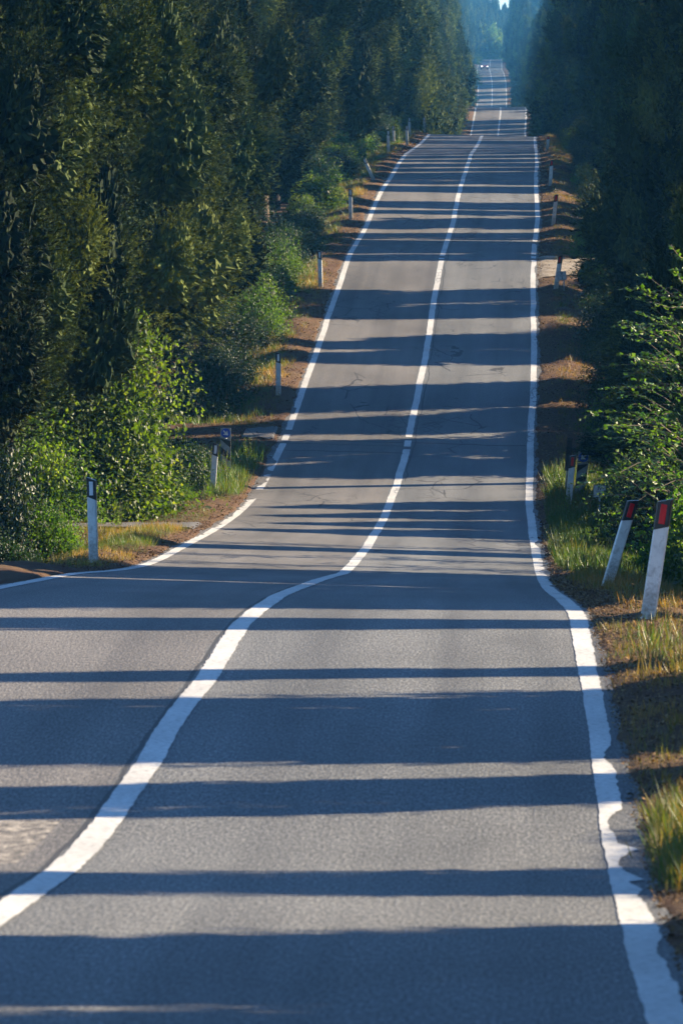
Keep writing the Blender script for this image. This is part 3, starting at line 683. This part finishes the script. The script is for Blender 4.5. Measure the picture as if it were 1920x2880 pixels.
# young elm on the right with long arching leafy shoots
def elm():
    x, y, zz = place(5.0, 88.0)
    o = tag(empty('young_elm', (x, y, zz - .05)), 'young elm with long backlit arching shoots leaning in from the right edge', 'elm')
    g = np.random.default_rng(77); mb = MB(); Ps, Ds, Ss, Ls, Ts = [], [], [], [], []
    mb.tube([(.2, .1, -.1), (.1, .1, 1.2), (.15, 0, 2.4), (.3, 0, 3.6)], [.06, .05, .035, .015], 6)
    for i in range(74):
        h = g.uniform(.6, 3.7); ln = g.uniform(1.0, 2.1) * (1.1 - .12 * h); az = R_(g.uniform(120, 285)) if i % 4 else R_(g.uniform(0, 360))
        d = np.array([math.cos(az), math.sin(az) * .8, g.uniform(.35, .95)]); d /= np.linalg.norm(d)
        b = np.array([.15, 0, h]); pts = []
        for q in range(9):
            f = q / 8.0; pts.append(b + d * ln * f + np.array([0, 0, -.30 * ln * f * f]) + np.array([0, 0, .05 * math.sin(6 * f + i)]))
        mb.tube([tuple(p) for p in pts], [.011 - .001 * q for q in range(9)], 4)
        pts = np.array(pts); nleaf = int(ln * 24)
        for j in range(nleaf):
            f = g.uniform(.12, 1.0) * 8; q = min(int(f), 7); p = pts[q] + (pts[q + 1] - pts[q]) * (f - q); ax = nrm((pts[q + 1] - pts[q])[None])[0]
            sd = nrm(np.cross(ax, [0, 0, 1])[None])[0] * (1 if j % 2 else -1)
            dd = nrm((sd * .8 + ax * .5 + g.normal(0, .25, 3))[None])[0]
            nn = nrm((np.array([0, 0, 1.0]) + g.normal(0, .5, 3))[None])[0]
            Ps.append(p); Ds.append(dd); Ss.append(nrm(np.cross(dd, nn)[None])[0]); Ls.append(g.uniform(.05, .095)); Ts.append(np.clip(g.normal(.55, .22), 0, 1))
    V, F = leaf_quads(np.array(Ps), np.array(Ds), np.array(Ss), np.array(Ls), np.array(Ls) * .74, .1)
    mb.done('stems', M['twig'], o)
    link('foliage', mesh_np('elm_leaves', V, F, False, tint=np.array(Ts)), M['leaf_lime'], o)
    return o
e1 = elm()
e1.scale = (1.15, 1.15, 1.32); e2 = copy_tree(e1); e2.location = place(5.6, 84.2); e2.rotation_euler.z = .35; e3 = copy_tree(e1); e3.location = place(5.1, 94.0); e3.rotation_euler.z = -.5; e3.scale = (1.1, 1.1, 1.15); e3['label'] = 'farther young elm whose leafy shoots rise over the IV plate'
e2['label'] = 'second young elm close behind the tallest leaning red-reflector post'

# ---------------------------------------------------------------- grass and weeds on the verges
def grass(name, label, zones, seed):
    g = np.random.default_rng(seed); parts = []
    for (u0, u1, z0, z1, den, h0, h1, tm, patch) in zones:
        n = int(abs(u1 - u0) * (z1 - z0) * den)
        nt_ = max(1, n // 9); U = g.uniform(min(u0, u1), max(u0, u1), nt_); Zg = g.uniform(z0, z1, nt_)
        keep = vnoise(U * 1.3 + 50, Zg * .55, seed) > patch
        for s, zc, hw in TRACKS: keep &= ~((np.sign(U) == s) & (np.abs(Zg - zc) < hw * .72))
        U, Zg = U[keep], Zg[keep]
        hs = g.uniform(h0, h1, len(U)); tt = np.clip(g.normal(tm, .16, len(U)) + (vnoise(U * .8, Zg * .3, seed + 1) - .5) * .5, 0, 1)
        k = np.repeat(np.arange(len(U)), 9); m = len(k)
        uu = U[k] + g.normal(0, .05, m); zz = Zg[k] + g.normal(0, .06, m)
        P = np.stack([rx(zz) + uu, zz, ground(uu, zz) - .02], 1)
        D = nrm(np.stack([g.normal(0, .32, m), g.normal(0, .32, m), np.ones(m)], 1))
        S = nrm(np.cross(D, g.normal(size=(m, 3))))
        L = hs[k] * g.uniform(.5, 1.15, m); Wd = np.clip(L * .04, .004, .013) * (1 if tm != .42 else .8) * g.uniform(.8, 1.3, m)
        V, F = leaf_quads(P, D, S, L, Wd); parts.append((V, F, np.clip(tt[k] + g.normal(0, .08, m), 0, 1)))
    V, F, T = join(parts)
    return tag(link(name, mesh_np(name, V, F, False, tint=T), M['grass']), label, 'grass', None, 'stuff')
grass('left_verge_grass', 'green and dry yellow grass along the left verge', [
    (-3.05, -5.6, 70, 84, 420, .05, .16, .34, .30), (-3.15, -6.2, 84.0, 96.3, 900, .05, .20, .42, .15), (-3.15, -4.2, 99.5, 112, 260, .04, .12, .55, .25),
    (-3.05, -3.7, 112, 124, 480, .15, .40, .66, .2), (-3.7, -4.8, 116, 124, 300, .15, .4, .7, .2), (-3.2, -5.0, 124, 300, 150, .06, .2, .28, .42), (-3.5, -5.5, 129, 300, 200, .10, .30, .60, .42),
    (-3.15, -4.0, 158.5, 162.5, 260, .10, .24, .12, .2), (-3.2, -4.2, 136.5, 141, 240, .10, .26, .18, .2), (-3.2, -4.4, 194, 200, 200, .10, .26, .2, .2),
    (-3.2, -5, 300, 620, 10, .15, .4, .3, .4)], 901)
grass('right_verge_grass', 'green and dry yellow grass along the right verge', [
    (2.98, 3.7, 26.5, 31.0, 2600, .08, .30, .42, .22), (2.98, 3.6, 20, 26, 200, .08, .2, .3, .5), (2.95, 4.0, 31, 47, 420, .03, .14, .30, .45), (3.15, 4.2, 40.5, 45, 300, .10, .26, .40, .42),
    (3.2, 4.6, 47, 62, 420, .04, .16, .28, .30), (3.1, 4.6, 62, 80, 500, .06, .20, .36, .25), (3.05, 4.3, 80, 100, 560, .12, .34, .70, .15), (3.1, 4.4, 100, 120, 520, .14, .42, .66, .15),
    (3.35, 5.0, 120, 300, 190, .06, .22, .40, .35), (3.1, 3.8, 196, 300, 60, .08, .2, .18, .4), (3.1, 5, 300, 620, 10, .15, .4, .25, .4)], 902)

def litter(name, label, zones, seed):
    g = np.random.default_rng(seed); parts = []
    for (u0, u1, z0, z1, den, s0, s1) in zones:
        n = int(abs(u1 - u0) * (z1 - z0) * den); U = g.uniform(min(u0, u1), max(u0, u1), n); Zg = g.uniform(z0, z1, n)
        keep = vnoise(U * 1.9, Zg * 1.3, seed) > .25; U, Zg = U[keep], Zg[keep]; m = len(U)
        P = np.stack([rx(Zg) + U, Zg, np.where(np.abs(U) < 2.93, np.maximum(road_z(U, Zg), ground(U, Zg)), ground(U, Zg)) + .006 + g.random(m) * .018], 1)
        D = nrm(np.stack([g.normal(size=m), g.normal(size=m), g.normal(0, .35, m)], 1)); S = nrm(np.cross(D, np.stack([g.normal(0, .35, m), g.normal(0, .35, m), np.ones(m)], 1)))
        L = g.uniform(s0, s1, m); V, F = leaf_quads(P, D, S, L, L * g.uniform(.25, .8, m), .15); parts.append((V, F, np.clip(g.normal(.5, .25, m), 0, 1)))
    V, F, T = join(parts)
    return tag(link(name, mesh_np(name, V, F, False, tint=T), M['litter']), label, 'leaf litter', None, 'stuff')
litter('right_leaf_litter', 'brown dead leaves and needles strewn over the right verge soil', [(2.86, 3.3, 20, 62, 900, .012, .04), (3.3, 4.6, 30, 62, 420, .02, .05), (2.86, 4.4, 62, 200, 130, .03, .07), (2.8, 4.0, 200, 300, 40, .05, .1)], 911)
litter('left_leaf_litter', 'brown dead leaves and needles strewn over the left verge soil', [(-2.86, -5.5, 70, 130, 170, .025, .06), (-2.86, -4.8, 130, 230, 90, .03, .08), (-2.86, -4.6, 230, 300, 40, .05, .1)], 912)

def weed_mesh(seed):
    g = np.random.default_rng(seed); mb = MB(); Ps, Ds, Ss, Ls, Ts = [], [], [], [], []
    for i in range(7):
        h = g.uniform(.55, 1.05); b = np.array([g.normal(0, .10), g.normal(0, .10), -.03]); tip = b + np.array([g.normal(0, .10), g.normal(0, .1), h])
        mb.tube([tuple(b), tuple((b + tip) / 2 + g.normal(0, .02, 3)), tuple(tip)], [.006, .005, .002], 4)
        for j in range(34):
            f = g.uniform(.15, 1); p = b + (tip - b) * f; a = g.uniform(0, 6.28)
            d = nrm(np.array([[math.cos(a), math.sin(a), .7]]))[0]; Ps.append(p); Ds.append(d); Ss.append(nrm(np.cross(d, g.normal(size=3))[None])[0])
            Ls.append(g.uniform(.05, .11) * (1.3 - f)); Ts.append(np.clip(g.normal(.6, .15), 0, 1))
    V, F = leaf_quads(np.array(Ps), np.array(Ds), np.array(Ss), np.array(Ls), np.array(Ls) * .34, .05)
    me = mesh_np('weed_leaves', V, F, False, tint=np.array(Ts)); me.materials.append(M['leaf'])
    bmesh.ops.recalc_face_normals(mb.bm, faces=mb.bm.faces); sm = bpy.data.meshes.new('weed_stems'); mb.bm.to_mesh(sm); mb.bm.free(); sm.materials.append(M['twig'])
    return me, sm
WD = [weed_mesh(61), weed_mesh(62)]
def weed(u, z, s, label, group):
    me, sm = random.choice(WD); o = empty('tall_weed', place(u, z), random.uniform(0, 6.28)); o.scale = (s, s, s)
    tag(o, label, 'weed', group); link('stems', sm, None, o); link('leaves', me, None, o)
for i in range(13): weed(random.uniform(-4.1, -3.25), random.uniform(113.5, 124), random.uniform(.55, .95), 'tall upright weed growing between the left blue arrow sign and the road', 'weeds by the left arrow sign')
for i in range(12): weed(random.uniform(3.3, 4.3), random.uniform(98, 120), random.uniform(.5, .8), 'tall upright weed in the grass around the right blue arrow sign', 'weeds by the right arrow sign')
for i in range(4): weed(random.uniform(-5.6, -3.9), random.uniform(96.5, 101), random.uniform(.4, .6), 'small weed beside the left side entrance', 'weeds by the side entrance')

# ---------------------------------------------------------------- delineator posts
def post_proto(s):
    o = empty('delineator_post'); wd, dp = .12, .085
    def ol(z0, z1, e=0.0, sl0=0.0, sl1=.03):
        a = [(-wd / 2 - e, z0 - sl0 * s), (wd / 2 + e, z0 + sl0 * s), (wd / 2 + e, z1 + sl1 * s), (-wd / 2 - e, z1 - sl1 * s)]
        return a
    mb = MB(); mb.prism(ol(-.25, .765, 0, 0, .022), -dp / 2, dp / 2)
    bmesh.ops.bevel(mb.bm, geom=[e for e in mb.bm.edges if abs((e.verts[0].co - e.verts[1].co).z) > .5], offset=.014, segments=3, affect='EDGES', profile=.5)
    mb.done('post_body', M['white'], o)
    mb = MB(); mb.prism(ol(.766, 1.0, .002, .022, .022), -dp / 2 - .002, dp / 2 + .002)
    bmesh.ops.bevel(mb.bm, geom=[e for e in mb.bm.edges if abs((e.verts[0].co - e.verts[1].co).z) > .15], offset=.014, segments=3, affect='EDGES', profile=.5)
    mb.done('black_band', M['black'], o)
    mb = MB(); mb.box((0, -dp / 2 - .004, .885), (.052, .008, .165), None, .003)
    mb.done('reflector', M['red'] if s > 0 else M['clear'], o)
    return o
PP = {-1: post_proto(-1), 1: post_proto(1)}; used = {-1: False, 1: False}
def post(s, u, z, lean, label, h=1.0, yaw=0.0, fwd=0.0, group='white roadside posts'):
    o = PP[s] if not used[s] else copy_tree(PP[s]); used[s] = True
    o.location = place(u, z); o.rotation_euler = (R_(fwd), R_(lean), R_(yaw)); o.scale = (1, 1, h)
    tag(o, label, 'post', group); return o
K = 1920 / 1568.0
def ppost(s, px, py, lean, label, h=1.0, yaw=0.0, fwd=0.0, z0=20, dz=0.0):
    u, z = hit(px * K, py * K, z0); return post(s, u, z + dz, lean, label, h, yaw, fwd)
ppost(-1, 215, 1292, -1.5, 'nearest left white post with black band, standing in dry grass by the near crest', 1.12, -8, 0, 60)
ppost(-1, 487, 1136, 4.0, 'left white post leaning slightly beside the blue arrow sign', 1.02, 6, 0, 60)
ppost(-1, 639, 908, 0, 'upright left white post above the side entrance, third from the viewer', 1.0, 0, 0, 60)
ppost(-1, 736, 658, -1.5, 'left white post next to an orange dry grass tuft', 1.0, -4, 0, 60)
ppost(-1, 805, 503, -.5, 'left white post just below the fallen one', .98, 3, 0, 60)
ppost(-1, 857, 412, -24, 'white post tilted far over to the left', .85, 0, 0, 60)
ppost(-1, 892, 350, -1, 'left white post just above the tilted one, its black head against dark bushes', .95, 0, 0, 60)
ppost(-1, 935, 333, -2, 'left white post in sunlit dry verge where the road nears the crest', .92, 0, 0, 60)
post(-1, -3.95, 268, -2, 'tallest looking of the thin white posts left of the crest', .95)
post(-1, -3.55, 284, -1, 'thin white post left of the crest, second from the edge line', .95)
post(-1, -3.1, 300, -1, 'short looking white post at the very top of the crest, beside the edge line', .9)
post(-1, -4.1, 582, 0, 'tiny far white post left of the road past the crest', .95)
ppost(1, 1487, 1422, 8.5, 'tall near post with bright red reflector leaning right on bare soil', 1.0, -9, 0, 30)
ppost(1, 1395, 1342, 17, 'smaller red-reflector post leaning strongly to the right in the grass', .98, 5, 0, 55)
ppost(1, 1304, 1166, 5.5, 'red-reflector post standing in front of the right blue arrow sign', 1.0, -3, 0, 60)
ppost(1, 1276, 664, 9, 'leaning post with dark red head beside the small V plate', .95, -22, 0, 60)
ppost(1, 1270, 517, 6, 'leaning right post with dark head on the shaded bank beyond the gravel track', 1.0, 0, 0, 60)
ppost(1, 1263, 425, 3.5, 'right white post at the edge of the dark cypress foliage below the crest', .92, 0, 0, 60)
ppost(1, 1257, 344, 3, 'stubby white post right of the road just before the crest', .6, 0, 0, 60)
post(1, 3.55, 579, 4, 'small hazy white post right of the road below the warning triangle', .85)
post(1, 3.75, 610, 0, 'small hazy post right of the road by the far side road', .8)
post(1, 3.3, 618, 3, 'pale post right of the far crest in front of yellow green leaves', .9)

# ---------------------------------------------------------------- signs
def text_mesh(name, txt, size, mat, parent, loc):
    cu = bpy.data.curves.new(name, 'FONT'); cu.body = txt; cu.size = size; cu.extrude = .0015; cu.align_x = 'CENTER'; cu.align_y = 'CENTER'; cu.offset = .002
    tmp = bpy.data.objects.new(name + '_tmp', cu); COL.objects.link(tmp)
    dg = bpy.context.evaluated_depsgraph_get(); dg.update()
    me = bpy.data.meshes.new_from_object(tmp.evaluated_get(dg)); me.name = name
    bpy.data.objects.remove(tmp); bpy.data.curves.remove(cu)
    me.materials.clear(); o = link(name, me, mat, parent); o.location = loc; o.rotation_euler = (R_(90), 0, 0); return o
def plate_sign(u, z, hc, size, top, roll, label, yaw=0, pole_dx=0.0):
    x, y, zz = place(u, z); o = empty('distance_plate_sign', (x, y, zz), R_(yaw))
    tag(o, label, 'sign')
    MB().tube([(pole_dx, .03, -.3), (pole_dx, .03, hc)], .018, 8).done('pole', M['grey'], o, True)
    pl = MB().box((0, 0, 0), (size, .006, size), None, .002).done('plate', M['signwhite'], o); pl.location = (0, -.01, hc); pl.rotation_euler = (0, R_(roll), 0)
    fr = MB()
    h = size / 2 - .004
    for (cx_, cz_, a, b) in ((0, h - .003, size - .01, .007), (0, -h + .003, size - .01, .007), (h - .003, 0, .007, size - .026), (-h + .003, 0, .007, size - .026), (0, 0, size * .6, .007)):
        fr.box((cx_, -.0045, cz_), (a, .003, b))
    fr.done('rule_lines', M['ink'], pl)
    text_mesh('numeral_above', top, size * .42, M['ink'], pl, (0, -.0045, size * .23)); text_mesh('numeral_below', '2', size * .42, M['ink'], pl, (0, -.0045, -size * .25))
    return o
uV, zV = hit(1562, 815, 60)
plate_sign(uV + .175, zV - .15, .42, .25, 'V', -5, 'small square white plate reading V over 2 beside a leaning post', 0, .06)
plate_sign(4.0, 104.0, .66, .23, 'IV', 3, 'small square white plate reading IV over 2 half hidden in leaves')

def arrow_board(u, z, s, lean, label):
    """black and white striped board with a square blue arrow plate on top; s=-1 arrow points to the right"""
    x, y, zz = place(u, z); o = empty('striped_arrow_board', (x, y, zz)); o.rotation_euler = (0, R_(lean), 0)
    tag(o, label, 'road sign')
    MB().tube([(0, .035, -.35), (0, .035, .98)], .024, 8).done('pole', M['grey'], o, True)
    w2, zb, zt = .105, .12, .79
    pn = MB().box((0, 0, (zb + zt) / 2), (2 * w2, .012, zt - zb), None, .003).done('striped_panel', M['aged'], o)
    st = MB()
    for c in (zb - .02, zb + .27, zb + .56):
        p = [(-w2 + .002, c + (.085 if s < 0 else -.085)), (w2 - .002, c + (-.085 if s < 0 else .085)), (w2 - .002, c + .145 + (-.085 if s < 0 else .085)), (-w2 + .002, c + .145 + (.085 if s < 0 else -.085))]
        q = [(a, min(max(b, zb + .002), zt - .002)) for a, b in p]
        st.prism(q, -.0095, -.0055)
    st.done('black_stripes', M['ink'], pn)
    pl = MB().box((0, 0, .905), (.22, .010, .21), None, .003).done('arrow_plate', M['aged'], o)
    a = [(math.cos(t * math.pi / 20) * .096, .905 + math.sin(t * math.pi / 20) * .096) for t in range(40)]
    ds = MB().prism(a, -.009, -.0045).done('blue_disc', M['blue'], pl)
    d = (math.sqrt(.5) * (1 if s < 0 else -1), -math.sqrt(.5)); nn = (-d[1], d[0])
    P = lambda f, l: (d[0] * f + nn[0] * l, .905 + d[1] * f + nn[1] * l)
    ar = MB().prism([P(-.07, .014), P(-.07, -.014), P(.0, -.014), P(.0, .014)], -.0125, -.0095)
    ar.prism([P(.07, 0), P(-.012, .062), P(-.012, .028), P(.002, .0), P(-.012, -.028), P(-.012, -.062)], -.0126, -.0096)
    ar.done('white_arrow', M['signwhite'], ds)
    return o
arrow_board(-3.56, 117.6, -1, 0, 'left blue arrow sign on a black and white striped board among weeds')
arrow_board(3.72, 112.0, 1, 6, 'right blue arrow sign on a striped board half covered by leaves')
x, y, zz = place(3.46, 113.2); o = tag(empty('board_back', (x, y, zz)), 'narrow black board on a post left of the right blue arrow sign', 'board'); o.rotation_euler = (0, R_(5), 0)
MB().box((0, 0, .86), (.11, .014, .66), None, .004).done('panel', M['black'], o); MB().tube([(0, .03, -.3), (0, .03, 1.15)], .02, 8).done('pole', M['grey'], o, True)

def tri(r, up=1): return [(r * math.sin(a), up * r * math.cos(a)) for a in (0, 2 * math.pi / 3, 4 * math.pi / 3)]
def triangle_sign(u, z, zc, side, up, label, symbol=True):
    x, y, zz = place(u, z); o = tag(empty('triangle_sign', (x, y, zz)), label, 'road sign'); r = side / math.sqrt(3)
    MB().tube([(0, .04, -.3), (0, .04, zc)], .03, 8).done('pole', M['grey'], o, True)
    f = MB().prism([(a, b + zc) for a, b in tri(r, up)], -.012, .0).done('red_border', M['signred'], o)
    MB().prism([(a, b + zc) for a, b in tri(r * .66, up)], -.018, -.0125).done('white_field', M['signwhite'], f)
    if symbol:
        k = MB().box((0, -.021, zc - .02), (.055, .005, r * .62)); k.box((0, -.0212, zc - .05), (r * .5, .005, .035)); k.done('crossing_symbol', M['ink'], f)
    return o
def far_u(px, z): return (px - CXP) * z / FPX - float(rx(z))
def far_h(py, px, z): return -(py - CYH) * z / FPX - gz(far_u(px, z), z)
zq = 400.0
t = triangle_sign(far_u(1524, zq), zq, far_h(355, 1524, zq), .88, 1, 'red bordered warning triangle right of the road behind the crest')
hq = far_h(366.5, 1524, zq); MB().box((-.1, -.01, hq), (.5, .012, .14), None, .003).done('supplementary_plate', M['signwhite'], t)
zq = 390.0; u_ = far_u(1543, zq); hq = far_h(343, 1543, zq); x, y, zz = place(u_, zq)
o = tag(empty('round_sign', (x, y, zz)), 'round red ringed sign half hidden by cypress foliage beside the warning triangle', 'road sign')
MB().tube([(0, .04, -.3), (0, .04, hq)], .03, 8).done('pole', M['grey'], o, True)
c_ = [(math.cos(q * math.pi / 16) * .29, hq + math.sin(q * math.pi / 16) * .29) for q in range(32)]
f = MB().prism(c_, -.012, 0).done('red_ring', M['signred'], o)
MB().prism([(a * .72, hq + (b - hq) * .72) for a, b in c_], -.018, -.0125).done('white_field', M['signwhite'], f)
zq = 622.0
triangle_sign(far_u(1499, zq), zq, far_h(269, 1499, zq), .85, -1, 'hazy give way triangle right of the far crest', False)
x, y, zz = place(far_u(1512, zq), zq); hq = far_h(279, 1512, zq)
o = tag(empty('round_sign', (x, y, zz)), 'hazy small round blue sign on a pale post right of the give way triangle', 'road sign')
MB().tube([(0, .05, -.3), (0, .05, hq)], .05, 8).done('pole', M['white'], o, True)
MB().prism([(math.cos(q * math.pi / 16) * .24, hq + math.sin(q * math.pi / 16) * .24) for q in range(32)], -.012, 0).done('blue_disc', M['blue'], o)

# ---------------------------------------------------------------- the oncoming car
def car():
    zc = 1262.0; x, y, zz = place(-1.1, zc); o = tag(empty('hatchback_car', (x, y, float(rh(zc)))), 'small dark red car with lit headlights coming along the far road', 'car')
    paint = mat_plain('dark_red_car_paint', (.20, .012, .035), .25, .03); glass = mat_plain('dark_car_glass', (.10, .16, .20), .08, .02); tyre = mat_plain('tyre_rubber', (.015, .015, .016), .8)
    m, t, p = new_mat('lit_headlamp'); p.inputs['Emission Color'].default_value = (1, .95, .85, 1); p.inputs['Emission Strength'].default_value = 1.6
    def lathe_body(prof, w0, w1, name, mat, par, z0, z1):
        bm = bmesh.new(); rows = []
        for (py_, pz_) in prof:
            f = min(max((pz_ - z0) / (z1 - z0), 0), 1); hw = w0 + (w1 - w0) * f
            rows.append([bm.verts.new((-hw, py_, pz_)), bm.verts.new((hw, py_, pz_))])
        n = len(rows)
        for i in range(n): a, b = rows[i], rows[(i + 1) % n]; bm.faces.new((a[0], a[1], b[1], b[0]))
        bm.faces.new([r[0] for r in rows]); bm.faces.new([r[1] for r in rows][::-1])
        bmesh.ops.recalc_face_normals(bm, faces=bm.faces)
        bmesh.ops.bevel(bm, geom=list(bm.edges), offset=.03, segments=2, affect='EDGES', profile=.5)
        me = bpy.data.meshes.new(name); bm.to_mesh(me); bm.free()
        return link(name, me, mat, par)
    b = lathe_body([(-1.95, .32), (-1.98, .62), (-1.75, .82), (-.95, .95), (1.75, .98), (1.9, .75), (1.9, .32)], .80, .84, 'body', paint, o, .3, 1.0)
    c = lathe_body([(-.98, .95), (-.25, 1.42), (1.2, 1.46), (1.75, .98)], .78, .58, 'cabin', glass, o, .95, 1.46)
    lathe_body([(-.22, 1.43), (.2, 1.475), (1.0, 1.475), (1.2, 1.45)], .58, .56, 'roof', paint, c, 1.43, 1.48)
    for sx in (-1, 1):
        MB().box((sx * .62, -1.93, .66), (.30, .10, .17), Euler((R_(-20), 0, R_(sx * 12))).to_matrix(), .03).done('headlight', m, o)
        MB().box((sx * .93, -.72, 1.0), (.16, .1, .12), None, .03).done('mirror', paint, o)
        for sy in (-1.25, 1.25):
            w = MB(); n = 18
            ring = [(math.cos(2 * math.pi * k / n) * .31, .31 + math.sin(2 * math.pi * k / n) * .31) for k in range(n)]
            w.prism(ring, -.10, .10); wo = w.done('wheel', tyre, o); wo.location = (sx * .74, sy, 0); wo.rotation_euler = (0, 0, R_(90))
    MB().box((0, -1.985, .47), (.9, .05, .14), None, .01).done('grille', M['black'], o)
    MB().box((0, -2.015, .47), (.5, .012, .11), None, .003).done('number_plate', M['signwhite'], o)
car()

# ---------------------------------------------------------------- the air
hz = MB().box((0, 960, 15), (640, 2080, 80)).done('haze', None)
m = bpy.data.materials.new('haze_air'); m.use_nodes = True; t = m.node_tree
for n in list(t.nodes): t.nodes.remove(n)
out = t.nodes.new('ShaderNodeOutputMaterial'); pv = t.nodes.new('ShaderNodeVolumePrincipled')
pv.inputs['Color'].default_value = (.12, .49, 1.0, 1); pv.inputs['Density'].default_value = .00021; pv.inputs['Density Attribute'].default_value = ''
pv.inputs['Anisotropy'].default_value = 0.2
t.links.new(pv.outputs[0], out.inputs['Volume']); hz.data.materials.append(m)
tag(hz, 'thin blue summer haze filling the avenue', 'haze', None, 'stuff')
